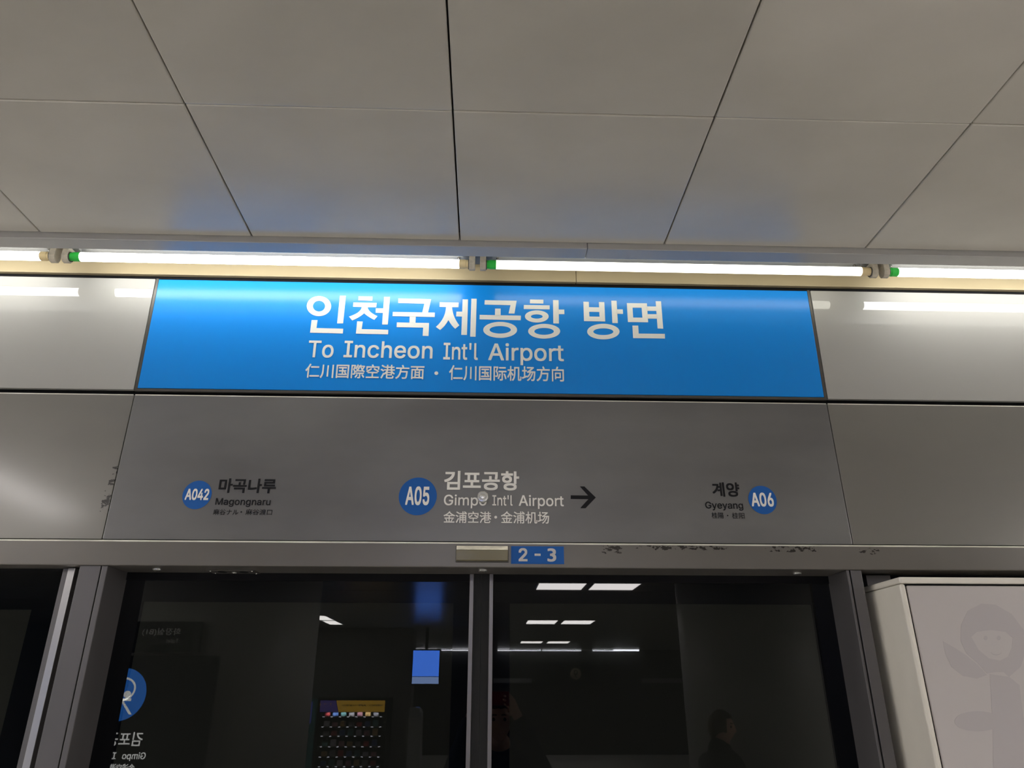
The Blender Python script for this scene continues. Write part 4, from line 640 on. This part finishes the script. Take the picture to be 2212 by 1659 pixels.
# ------------------------------------------------------------------ the platform behind the camera (seen mirrored in the door glass)
def light_panel(x0, x1, y0, y1, label, grp='ceiling light panels over the platform', m=panel_m):
    t = thing('ceiling_light', label, 'ceiling light', ((x0+x1)/2, (y0+y1)/2, H), grp)
    b = bmesh.new()
    for a in ((x0, x1, y0, y0+.02), (x0, x1, y1-.02, y1), (x0, x0+.02, y0+.02, y1-.02), (x1-.02, x1, y0+.02, y1-.02)): box(b, *a, H-.012, H)
    build('frame', b, MT['silver'], t); build('diffuser', bx(x0+.02, x1-.02, y0+.02, y1-.02, H-.008, H), m, t)
for i, (ya, yb, xa, xb, xc, xd) in enumerate(((-5.40, -4.74, .64, 1.28, 1.34, 1.97), (-10.6, -9.75, .77, 1.38, 1.46, 2.09), (-16.6, -15.7, .92, 1.53, 1.64, 2.26))):
    nm = ('nearest', 'second', 'furthest')[i]
    light_panel(xa, xb, ya, yb, f'left light panel of the {nm} pair mirrored in the right door')
    light_panel(xc, xd, ya, yb, f'right light panel of the {nm} pair mirrored in the right door')
light_panel(-.80, -.18, -3.2, -2.6, 'left lamp of an added, unseen pair between the two round columns')  # added pair, hidden from frame and glass, to light the column edges
light_panel(-.12, .50, -3.2, -2.6, 'right lamp of an added, unseen pair between the two round columns')
light_panel(-3.25, -2.92, -1.1, .15, 'long ceiling light at the left that glares on the lower left panel', m=panel_m)
light_panel(-3.15, -2.85, -10.9, -10.0, 'louvred ceiling light over the vending machine, nearer half')
light_panel(-3.15, -2.85, -9.95, -9.05, 'louvred ceiling light over the vending machine, further half')
for x in (-7.6, -5.6, 4.8, 6.6):  # added rows of lamps out of view, there to raise the ambient light
    for y in (.6, -.9, -2.4):
        light_panel(x, x+1.25, y, y+.62, 'added ceiling light, out of view, brightening the platform from one side', 'added side lights out of view')
# columns
xr_ = virt(660, 1457, 7.4).x
col1 = tag(build('wall_column', cyl(bmesh.new(), (xr_-1.0, -3.0, FLOOR), (xr_-1.0, -3.0, H), 1.0, 96), MT['wallg'], smooth=True), 'broad round grey clad column behind the photographer, left in the mirror image', 'column', kind='structure')
c2a, c2b = virt(1478, 1457, 7.2).x, virt(1765, 1457, 7.2).x
col2 = tag(build('wall_pillar', cyl(bmesh.new(), ((c2a+c2b)/2, -2.54, FLOOR), ((c2a+c2b)/2, -2.54, H), (c2b-c2a)/2, 96), MT['wallg'], smooth=True), 'round grey column mirrored in the right door', 'column', kind='structure')
# sign boards on the column
BK = Back(-1.96)
def vb(px, py, Yv=6.62): q = virt(px, py, Yv); return -q.x, q.z
dk = mat('sign_board_dark', (.02, .022, .026, 1), .35)
def board(name, label, px0, px1, py0, py1):
    u1, v1 = vb(px0, py0); u0, v0 = vb(px1, py1)
    t = thing(name, label, 'sign board', (-(u0+u1)/2, -2.0, v0))
    build('board', bx(-u1, -u0, -2.0, -1.96, v0, v1), dk, t, bevel=.002); return t, (u0, u1, v0, v1)
t1, q1 = board('toilet_sign', 'dark sign board for the toilet on the column, mirrored in the left door', 262, 428, 1342, 1410)
tb = bmesh.new()
def vword(bm, s, pxl, pxr, top, bot, **k):
    u0, v1 = vb(pxr, top); u1, v0 = vb(pxl, bot); word(bm, BK, s, u0, u1, v0, v1, **k)
vword(tb, '화장실(B1)', 306, 392, 1357, 1374, bold=.012); build('lettering', tb, MT['white'], t1)
tb = bmesh.new(); vword(tb, 'Toilet', 358, 386, 1380, 1389); build('lettering', tb, MT['white'], t1)
t2, q2 = board('station_sign', 'tall dark station sign with a blue emblem on the column, mirrored in the left door', 200, 418, 1416, 1800)
lw = mat('backlit_white', (.7, .7, .68, 1), .5, emit=((1, 1, .97, 1), 5.0)); lbl = mat('backlit_blue', (.02, .15, .5, 1), .5, emit=((.03, .2, .75, 1), 4.5))
for a in (('김포공항', 200, 311, 1581, 1612), ('Gimpo', 262, 316, 1625, 1644), ("Int'l", 211, 252, 1625, 1640), ('Airport', 135, 201, 1625, 1644), ('金浦空港', 235, 292, 1650, 1668)):
    tb = bmesh.new(); vword(tb, *a, bold=.012); build('lettering', tb, lw, t2)
ue, ve = vb(262, 1500); tb = bmesh.new(); tess(tb, BK, [ell(ue, ve, .20, .20)], .0005, .002)
em = build('emblem', tb, lbl, t2); em['label'] = 'blue round emblem with a white train shape'
tb = bmesh.new()
tess(tb, BK, [ell(ue-.01, ve+.04, .10, .09), ell(ue-.01, ve+.04, .085, .075)], .0018, .003)
tess(tb, BK, [rect(ue-.09, ue+.06, ve-.05, ve-.03)], .0018, .003)
tess(tb, BK, [[(ue-.03, ve-.05), (ue-.01, ve-.05), (ue-.09, ve-.15), (ue-.115, ve-.15)]], .0018, .003)
tess(tb, BK, [ell(ue-.05, ve+.0, .03, .028)], .0018, .003)
build('emblem_mark', tb, lw, em)
# wall with vending machine
wx = virt(890, 1450, 16.4).x
tag(build('wall_back', bx(-8.9, wx, -12.4, -11.74, FLOOR, H), mat('back_wall_cladding', (.16, .16, .15, 1), .5)), 'grey wall behind the vending machine', 'wall', kind='structure')
def vv(px, py, Yv=15.5): return virt(px, py, Yv)
va0 = vv(688, 1507); va1 = vv(838, 1507)
vm = thing('vending_machine', 'black vending machine with a yellow banner, mirrored in the left door', 'vending machine', ((va0.x+va1.x)/2, -11.3, FLOOR))
vx0, vx1, vz = va0.x, va1.x, va0.z
for nm_, a in (('back_box', (vx0, vx1, -11.70, -11.30, FLOOR, vz)), ('side_panel', (vx0, vx0+.06, -11.30, -10.84, FLOOR, vz)), ('side_panel', (vx1-.06, vx1, -11.30, -10.84, FLOOR, vz)),
               ('top_panel', (vx0+.06, vx1-.06, -11.30, -10.84, vz-.06, vz)), ('base_panel', (vx0+.06, vx1-.06, -11.30, -10.84, FLOOR, FLOOR+.25))):
    build(nm_, bx(*a), MT['dark'], vm)
VB = Back(-10.83)
yb_ = mat('banner_yellow', (.62, .36, .04, 1), .5, emit=((.62, .36, .04, 1), 2.5)); pu = mat('banner_purple', (.10, .07, .30, 1), .5, emit=((.10, .07, .30, 1), 2))
z1_, z0_ = vz-.05, vv(760, 1538).z
bn = bmesh.new(); xsplit = vv(733, 1520).x
slab(bn, VB, [(-vx1+.05, z0_), (-xsplit, z0_), (-xsplit+.06, z1_), (-vx1+.05, z1_)], -.02, 0); build('banner', bn, yb_, vm)['label'] = 'yellow banner'
bn = bmesh.new(); slab(bn, VB, [(-xsplit+.01, z0_), (-vx0-.05, z0_), (-vx0-.05, z1_), (-xsplit+.07, z1_)], -.02, -.001); build('banner', bn, pu, vm)['label'] = 'purple banner'
ua, ub = -vx1+.09, -xsplit-.05
for t_, f0, f1 in (('VEMO', 0, .33), ('APP', .40, .60), ('다운로드', .65, 1)):
    bn = bmesh.new(); word(bn, VB, t_, ua+(ub-ua)*f0, ua+(ub-ua)*f1, z0_+.10, z1_-.07, bold=.02, d0=.001, d1=.003); build('banner_lettering', bn, MT['charcoal'], vm)
for k, t_ in enumerate('1+1'):
    ua = -xsplit+.14+k*.10; bn = bmesh.new(); word(bn, VB, t_, ua, ua+(.07 if t_ == '+' else .04), z0_+(.15 if t_ == '+' else .12), z1_-(.07 if t_ == '+' else .05), d0=.001, d1=.003); build('banner_lettering', bn, yb_, vm)
lit = emit_mat('shelf_tag_glow', (.9, .9, 1, 1), 5)
cols = [mat(f'packet_{i}', c, .5) for i, c in enumerate(((.6, .08, .08, 1), (.75, .5, .2, 1), (.7, .7, .75, 1), (.1, .2, .5, 1), (.3, .3, .33, 1), (.6, .3, .35, 1), (.15, .35, .35, 1)))]
rows = [1548, 1570, 1590, 1613, 1635, 1656]
for r_, py in enumerate(rows):
    zs = vv(760, py).z
    build('shelf', bx(vx0+.06, vx1-.06, -11.30, -10.90, zs-.012, zs), MT['edge'], vm)
    for k in range(8):
        tg = bmesh.new()
        xx = vx0+.12+k*(vx1-vx0-.24)/7.0
        box(tg, xx-.02, xx+.02, -10.90, -10.895, zs-.013, zs+.001)
        build('price_tag', tg, lit, vm)
    for k in range(7):
        xx = vx0+.17+k*(vx1-vx0-.24)/7.0
        hgt = random.uniform(.07, .125)
        m_ = cols[(k*3+r_*2) % 7]
        it = build('snack_packet', prismX(bmesh.new(), [(-11.06, zs+.002), (-10.96, zs+.002), (-10.975, zs+hgt*.8), (-11.0, zs+hgt), (-11.05, zs+hgt)], xx-.05, xx+.05), m_, bevel=.006)
        tag(it, 'small packaged item on a lit shelf inside the black vending machine', 'packaged goods', 'goods in the vending machine')
vl = bpy.data.lights.new('vending_strip', 'AREA'); vl.shape = 'RECTANGLE'; vl.size = 1.0; vl.size_y = .05; vl.energy = 25; vl.color = (.9, .93, 1)
vlo = bpy.data.objects.new('vending_strip_lamp', vl); C.collection.objects.link(vlo); vlo.location = ((vx0+vx1)/2, -10.95, z0_-.02+EYE); vlo.rotation_euler = (math.radians(-25), 0, 0)
vlo.parent = vm; vlo.matrix_parent_inverse = Matrix.Translation(-vm.location)
# payment cabinet beside it
pc0 = vv(640, 1510)
t = thing('payment_kiosk', 'turquoise and grey kiosk beside the vending machine, mirrored in the left door', 'kiosk', ((pc0.x+vx0)/2, -11.3, FLOOR))
build('cabinet', bx(pc0.x-.15, vx0-.02, -11.70, -10.84, FLOOR, vz-.02), mat('kiosk_turquoise', (.10, .30, .30, 1), .5), t)
build('screen', bx(pc0.x-.10, vx0-.10, -10.84, -10.82, vv(660, 1562).z, vv(660, 1516).z), emit_mat('kiosk_screen_glow', (.08, .09, .35, 1), 2.5), t)
# hanging display
d0 = virt(893, 1405, 16.2); d1 = virt(947, 1477, 16.2)
t = thing('hanging_display', 'lit blue display screen hanging from the ceiling, mirrored beside the door edge', 'display', ((d0.x+d1.x)/2, d0.y, d1.z))
build('housing', bx(d0.x-.03, d1.x+.03, d0.y-.10, d0.y-.002, d1.z-.03, d0.z+.03), MT['dark'], t)
build('screen', bx(d0.x, d1.x, d0.y-.002, d0.y, d1.z+.14, d0.z), emit_mat('screen_blue', (.06, .20, .85, 1), 14), t)
build('caption_bar', bx(d0.x, d1.x, d0.y-.002, d0.y, d1.z, d1.z+.13), emit_mat('screen_pale', (.22, .32, .6, 1), 11), t)
build('hanger', bx((d0.x+d1.x)/2-.03, (d0.x+d1.x)/2+.03, d0.y-.08, d0.y-.03, d0.z+.03, H), MT['dark'], t)
# far side: second row of platform doors under its own tubes
FY = 2*YG-24.3
tag(build('wall_far', bx(wx-.5, 8.9, FY-.5, FY-.2, FLOOR, H), mat('far_wall_dark', (.05, .05, .05, 1), .3)), 'dark far side of the platform with its own doors', 'wall', kind='structure')
for i, (a, c) in enumerate(((895, 1018), (1075, 1168), (1172, 1255), (1280, 1380))):
    z = virt(1100, 1403, 24.3).z
    t = tag(build('fluorescent_tube', cyl(bmesh.new(), (virt(a, 1403, 24.3).x, FY, z), (virt(c, 1403, 24.3).x, FY, z), .04, 12), emit_mat(f'far_tube_glow_{i}', (.92, .93, 1, 1), 26)),
            f'far fluorescent tube mirrored in the glass, {("leftmost", "second", "third", "rightmost")[i]} of the row', 'fluorescent tube', 'tubes over the far doors')
zt_ = virt(1100, 1372, 24.3).z
if zt_ > H: zt_ = H-.02
tag(build('trim_15', bx(wx, 4.0, FY+.02, FY+.05, H-.03, H-.005), MT['silver']), 'bright ceiling edge over the far doors', 'trim', kind='structure')
q0 = virt(1250, 1455, 24.1); far_s = thing('far_direction_sign', 'dark direction sign with a round 9 badge over the far doors', 'sign', (q0.x, FY-.2, q0.z-.3))
build('board', bx(q0.x-1.35, q0.x+1.2, FY-.2, FY-.16, q0.z-.35, q0.z+.35), dk, far_s)
FB = Back(FY-.16); tb = bmesh.new(); ub_ = -virt(1245, 1455, 24.3).x; tess(tb, FB, [ell(ub_, q0.z, .17, .17)], .001, .004)
bd = build('badge', tb, mat('far_badge', (.5, .42, .3, 1), .5), far_s)
tb = bmesh.new(); word(tb, FB, '9', ub_-.06, ub_+.06, q0.z-.11, q0.z+.11, d0=.003, d1=.006); build('badge_number', tb, MT['charcoal'], bd)
for px0, px1 in ((1066, 1150), (1390, 1478)):
    a0 = virt(px0, 1465, 24.2); a1 = virt(px1, 1475, 24.2)
    tag(build('notice_board', bx(a0.x, a1.x, FY-.2, FY-.17, a1.z, a0.z), mat('notice_pale', (.35, .36, .36, 1), .5)), 'pale strip over the far doors, '+('left' if px0 < 1200 else 'right')+' of the far sign', 'notice')
# grey rounded machine beside the wall end
g0 = virt(886, 1527, 13.0); g1 = virt(915, 1527, 13.0)
t = thing('ticket_machine', 'slim grey machine with a rounded top, mirrored near the door edge', 'machine', ((g0.x+g1.x)/2, g0.y, FLOOR))
pr = [(-.10, FLOOR), (-.10, g0.z-.12)]+[(-.10+.13*(1-math.cos(math.radians(a))), g0.z-.12+.12*math.sin(math.radians(a))) for a in range(15, 181, 15)]+[(.20, FLOOR)]
b = bmesh.new(); xm = (g0.x+g1.x)/2; hw = (g1.x-g0.x)/2
a_ = [b.verts.new((xm-hw+ (y+.10)/.30*2*hw, g0.y+.15, z)) for y, z in pr]; c_ = [b.verts.new((v.co.x, g0.y-.35, v.co.z)) for v in a_]
b.faces.new(a_); b.faces.new(c_[::-1])
for i in range(len(pr)): b.faces.new((a_[i], a_[(i+1) % len(pr)], c_[(i+1) % len(pr)], c_[i]))
build('casing', b, mat('machine_grey', (.35, .36, .36, 1), .3), t)
build('slot_band', bx(xm-hw+.01, xm+hw*.5, g0.y+.15, g0.y+.155, g0.z-.18, g0.z-.16), MT['silver'], t)

# ------------------------------------------------------------------ people
def skin_part(chains, voxel=.009):
    """one continuous skin over tapered limbs: chains of (x, y, z, radius), fused and smoothed"""
    bm = bmesh.new()
    for ch in chains:
        for p in ch: bmesh.ops.create_uvsphere(bm, u_segments=20, v_segments=12, radius=p[3], matrix=Matrix.Translation(p[:3]))
        for p, q in zip(ch, ch[1:]):
            a, b = Vector(p[:3]), Vector(q[:3])
            if (b-a).length > 1e-4: lathe(bm, [(0, p[3]), ((b-a).length, q[3])], a, b-a, 20)
    bmesh.ops.recalc_face_normals(bm, faces=bm.faces)
    me = bpy.data.meshes.new('tmp'); bm.to_mesh(me); bm.free()
    o = bpy.data.objects.new('tmp', me); C.collection.objects.link(o)
    r_ = o.modifiers.new('r', 'REMESH'); r_.mode = 'VOXEL'; r_.voxel_size = voxel; r_.use_smooth_shade = True
    sm_ = o.modifiers.new('s', 'SMOOTH'); sm_.factor = .5; sm_.iterations = 8
    bpy.context.view_layer.update()
    ev = bpy.data.meshes.new_from_object(o.evaluated_get(bpy.context.evaluated_depsgraph_get()))
    bpy.data.objects.remove(o); bpy.data.meshes.remove(me)
    return ev
def add_mesh(bm, me):
    vs = [bm.verts.new(v.co) for v in me.vertices]
    for p in me.polygons:
        try: bm.faces.new([vs[i] for i in p.vertices])
        except ValueError: pass
    bpy.data.meshes.remove(me)
def head(bm, c, yaw, pitch=0.0, sc=1.0):
    """a head with brow, eye hollows, nose, mouth, chin and ears; faces +Y before turning"""
    R_ = Matrix.Rotation(yaw, 3, 'Z') @ Matrix.Rotation(pitch, 3, 'X')
    def put(v): return Vector(c)+R_ @ (Vector(v)*sc)
    n, m_ = 48, 36; grid = []
    for j in range(m_+1):
        t = math.pi*j/m_; row = []
        for i in range(n):
            a = 2*math.pi*i/n
            x, y, z = math.sin(t)*math.sin(a), math.sin(t)*math.cos(a), math.cos(t)
            X_, Y_, Z_ = .075*x, .094*y, .115*z
            if z < 0: X_ *= 1-.28*(-z)**1.3; Y_ *= 1-.10*(-z)
            if y > 0:
                g = lambda px, pz, sx, sz: math.exp(-((X_-px)/sx)**2-((Z_-pz)/sz)**2)
                Y_ += .020*g(0, -.018, .010, .018)+.006*g(0, .012, .009, .02)-.010*(g(.032, .012, .016, .012)+g(-.032, .012, .016, .012))
                Y_ += .006*(g(.03, .034, .022, .009)+g(-.03, .034, .022, .009))+.007*g(0, -.055, .020, .006)-.004*g(0, -.0615, .020, .003)+.006*g(0, -.069, .017, .006)+.008*g(0, -.098, .018, .012)
                Y_ += .004*(g(.042, -.02, .016, .016)+g(-.042, -.02, .016, .016))
            row.append(bm.verts.new(put((X_, Y_, Z_))))
        grid.append(row)
    for j in range(m_):
        for i in range(n):
            try: bm.faces.new((grid[j][i], grid[j][(i+1) % n], grid[j+1][(i+1) % n], grid[j+1][i]))
            except ValueError: pass
    for sx in (-1, 1):
        pr = []
        ring_ = []
        for a in range(14):
            t = 2*math.pi*a/14
            ring_.append((sx*(.074+.010*max(0, math.cos(t))), -.010+.018*math.cos(t+.3)-.004, .002+.032*math.sin(t)))
        f = [bm.verts.new(put(p)) for p in ring_]; k_ = [bm.verts.new(put((sx*.066, p[1]*.8, p[2]*.85))) for p in ring_]
        bm.faces.new(f); bm.faces.new(k_[::-1])
        for a in range(14): bm.faces.new((f[a], f[(a+1) % 14], k_[(a+1) % 14], k_[a]))
def hair_cap(c, yaw, pitch, sc, low):
    """short hair: a shell over the crown and back of the head, ragged at its edge"""
    bm = bmesh.new(); R_ = Matrix.Rotation(yaw, 3, 'Z') @ Matrix.Rotation(pitch, 3, 'X')
    n, m_ = 56, 22; rows_ = []
    for sh in (1.10, 1.03):
        for j in range(m_+1):
            row = []
            for i in range(n):
                a = 2*math.pi*i/n
                edge = (.30 if math.cos(a) > .55 else .58+low*max(0, -math.cos(a)))*math.pi+random.uniform(-.03, .03)
                t = edge*j/m_
                w_ = 1+.03*math.sin(9*a+j)
                row.append(bm.verts.new(Vector(c)+R_ @ (Vector((.078*math.sin(t)*math.sin(a), .097*math.sin(t)*math.cos(a)-.004, .118*math.cos(t)))*sh*w_*sc)))
            rows_.append(row)
    for base in (0, m_+1):
        for j in range(base, base+m_):
            for i in range(n):
                try: bm.faces.new((rows_[j][i], rows_[j][(i+1) % n], rows_[j+1][(i+1) % n], rows_[j+1][i]))
                except ValueError: pass
    a_, b_ = rows_[m_], rows_[2*m_+1]
    for i in range(n): bm.faces.new((a_[i], a_[(i+1) % n], b_[(i+1) % n], b_[i]))
    return bm
def hand(bm, wrist, knuck, across, tipdir, curl, s=1.0, thumb=1):
    """palm from wrist to knuckles, five separate bent fingers; tipdir: where curled fingertips go"""
    w_, k_ = Vector(wrist), Vector(knuck); ac = Vector(across).normalized(); td = Vector(tipdir).normalized(); fw = (k_-w_).normalized()
    pm = (w_+k_)/2
    add_mesh(bm, skin_part([[(*w_, .026), (*pm, .030), (*(k_-fw*.008), .030)], [(*pm, .030), (*(pm+ac*.022+fw*.02), .020)], [(*pm, .030), (*(pm-ac*.022+fw*.02), .020)]], .004))
    for i, (o_, L_) in enumerate(((-.030, .060), (-.010, .074), (.011, .078), (.031, .070))):
        r_ = .0088 if i else .0076
        p = k_+ac*o_-fw*.012; d1 = (fw*(1-curl*.5)+td*curl*.5).normalized(); d2 = (fw*(1-curl)+td*curl).normalized(); d3 = (fw*max(-.4, (1-curl*1.5))+td*curl).normalized()
        a = p+d1*L_*.45; b = a+d2*L_*.32; e = b+d3*L_*.23
        add_mesh(bm, skin_part([[(*(p-fw*.01), r_*1.1), (*p, r_*1.1), (*a, r_), (*b, r_*.92), (*e, r_*.8)]], .0028))
    p = pm+ac*.030*thumb; a = p+(ac*thumb*.6+fw*.5+td*.3).normalized()*.035; b = a+(fw*.7+td*.5+ac*thumb*.2).normalized()*.028
    add_mesh(bm, skin_part([[(*(pm+ac*.012*thumb), .012), (*p, .0125), (*a, .0105), (*b, .0085)]], .0028))
eye_m = mat('eye_dark', (.03, .02, .015, 1), .2)
skin_m = mat('skin', (.66, .40, .29, 1), .5); navy = mat('navy_fleece', (.022, .030, .055, 1), .9); trou = mat('dark_trousers', (.02, .02, .024, 1), .85)
hairb = mat('dark_brown_hair', (.035, .022, .013, 1), .6); shoe_m = mat('black_shoes', (.015, .015, .015, 1), .5)
def person(label, pelvis, face_yaw, head_c, head_yaw, head_pitch, arms, jacket_m, hair_m, trousers_m, group=None):
    """arms: for each side (shoulder, elbow, wrist, knuckles, across, tipdir, curl, thumb)"""
    px_, py_, pz_ = pelvis
    t = thing('person', label, 'person', (px_, py_, FLOOR), group)
    cs, sn = math.cos(face_yaw), math.sin(face_yaw)
    def L_(x, y, z): return (px_+x*cs-y*sn, py_+x*sn+y*cs, z)
    chest = L_(0, 0, pz_+.34); neck0 = L_(0, -.01, pz_+.50)
    hc_ = Vector(head_c); nb_ = tuple(hc_+Vector((0, -.015, -.10)))
    bm = bmesh.new()
    torso = [(*L_(0, 0, pz_), .125), (*L_(0, 0, pz_+.17), .115), (*chest, .135), (*neck0, .075), (*nb_, .055)]
    legs = [[(*L_(0, 0, pz_), .125), (*L_(sx*.095, 0, pz_-.08), .085), (*L_(sx*.105, .015, (pz_+FLOOR)/2-.02), .062), (*L_(sx*.11, -.01, FLOOR+.09), .042)] for sx in (-1, 1)]
    armc = [[(*chest, .135), (*a[0], .062), (*a[1], .045), (*a[2], .030)] for a in arms]
    add_mesh(bm, skin_part([torso]+legs+armc, .008)); head(bm, head_c, head_yaw, head_pitch)
    for a in arms: hand(bm, a[2], a[3], a[4], a[5], a[6], 1.0, a[7])
    build('body', bm, skin_m, t, smooth=True)
    grow = .022
    bm = bmesh.new()
    tj = [(*chest, .182), (*L_(0, 0, pz_+.17), .172), (*L_(0, 0, pz_+.05), .172), (*L_(0, 0, pz_-.02), .172)]
    tn = [(*chest, .182), (*neck0, .092), (*(Vector(neck0)+Vector((0, 0, .03))), .078)]
    aj = [[(*chest, .182), (*a[0], .086), (*a[1], .060), (*(Vector(a[1])*.12+Vector(a[2])*.88), .046)] for a in arms]
    hm_ = [[(*L_(sx*.05, 0, pz_+.15), .135), (*L_(sx*.06, 0, pz_-.06), .135)] for sx in (-1, 1)]
    add_mesh(bm, skin_part([tj, tn]+hm_+aj, .009)); build('jacket', bm, jacket_m, t, smooth=True)
    bm = bmesh.new()
    lj = [[(*L_(0, 0, pz_+.05), .150), (*L_(0, 0, pz_-.03), .150), (*L_(sx*.095, 0, pz_-.14), .100), (*L_(sx*.105, .015, (pz_+FLOOR)/2-.02), .080), (*L_(sx*.11, -.01, FLOOR+.06), .066)] for sx in (-1, 1)]
    add_mesh(bm, skin_part(lj, .009)); build('trousers', bm, trousers_m, t, smooth=True)
    RH = Matrix.Rotation(head_yaw, 3, 'Z') @ Matrix.Rotation(head_pitch, 3, 'X')
    for sx in (-1, 1):
        c_ = Vector(head_c)+RH @ Vector((sx*.031, .073, .012))
        build('eye', lathe(bmesh.new(), [(-.012, 0), (-.008, .0085), (0, .012), (.006, .0105), (.0105, .0055), (.012, 0)], c_, RH @ Vector((0, 1, 0)), 20), eye_m, t, smooth=True)
        build('eyebrow', cyl(bmesh.new(), Vector(head_c)+RH @ Vector((sx*.014, .0885, .036)), Vector(head_c)+RH @ Vector((sx*.048, .076, .037)), .0042, 8), hair_m, t, smooth=True)
    for sx in (-1, 1):
        bm = bmesh.new(); add_mesh(bm, skin_part([[(*L_(sx*.11, -.05, FLOOR+.046), .046), (*L_(sx*.112, .06, FLOOR+.044), .044), (*L_(sx*.115, .16, FLOOR+.034), .032)]], .005))
        build('shoe', bm, shoe_m, t, smooth=True)
    build('hair', hair_cap(head_c, head_yaw, head_pitch, 1.0, .22), hair_m, t, smooth=True)
    return t
ph_c = (.058, -.014, -.024)
person('person in a navy fleece holding up a red phone, mirrored in the door glass', (.10, -.30, -.80), 0.0, (.085, -.175, -.150), 0.0, 0.0,
       [((.285, -.27, -.40), (.40, -.16, -.52), (.185, -.075, -.105), (.150, -.045, -.045), (.25, -.3, .9), (-.6, .75, .0), .55, -1),
        ((-.105, -.27, -.40), (-.22, -.15, -.52), (-.080, -.075, -.110), (-.046, -.045, -.050), (-.25, -.3, .9), (.6, .75, .0), .55, -1)], navy, hairb, trou)
ph = thing('phone', 'red mobile phone held up sideways by the photographer', 'phone', (.058, -.012, -.062))
build('case', bx(-.024, .140, -.016, -.007, -.062, .016), mat('red_case', (.30, .015, .025, 1), .4), ph, bevel=.003)
build('screen', bx(-.018, .134, -.0172, -.0161, -.056, .010), mat('phone_glass', (.01, .01, .012, 1), .1), ph)
build('camera_bump', bx(-.014, .016, -.0069, -.0045, -.018, .010), MT['black'], ph, bevel=.001)
q = virt(1560, 1572, 6.35)
person('person in a dark jacket with brown hair, mirrored in the right door beside the column', (q.x-.02, q.y-.02, q.z-.66), -1.05, tuple(q), -1.05, -.05,
       [((q.x-.10, q.y+.17, q.z-.27), (q.x-.08, q.y+.24, q.z-.55), (q.x+.06, q.y+.20, q.z-.76), (q.x+.09, q.y+.20, q.z-.83), (1, 0, 0), (-.3, -.9, 0), .3, 1),
        ((q.x-.08, q.y-.19, q.z-.27), (q.x-.06, q.y-.26, q.z-.55), (q.x+.08, q.y-.22, q.z-.76), (q.x+.11, q.y-.22, q.z-.83), (1, 0, 0), (-.3, .9, 0), .3, 1)],
       mat('black_jacket', (.012, .013, .018, 1), .9), mat('brown_hair', (.06, .035, .018, 1), .6), trou)
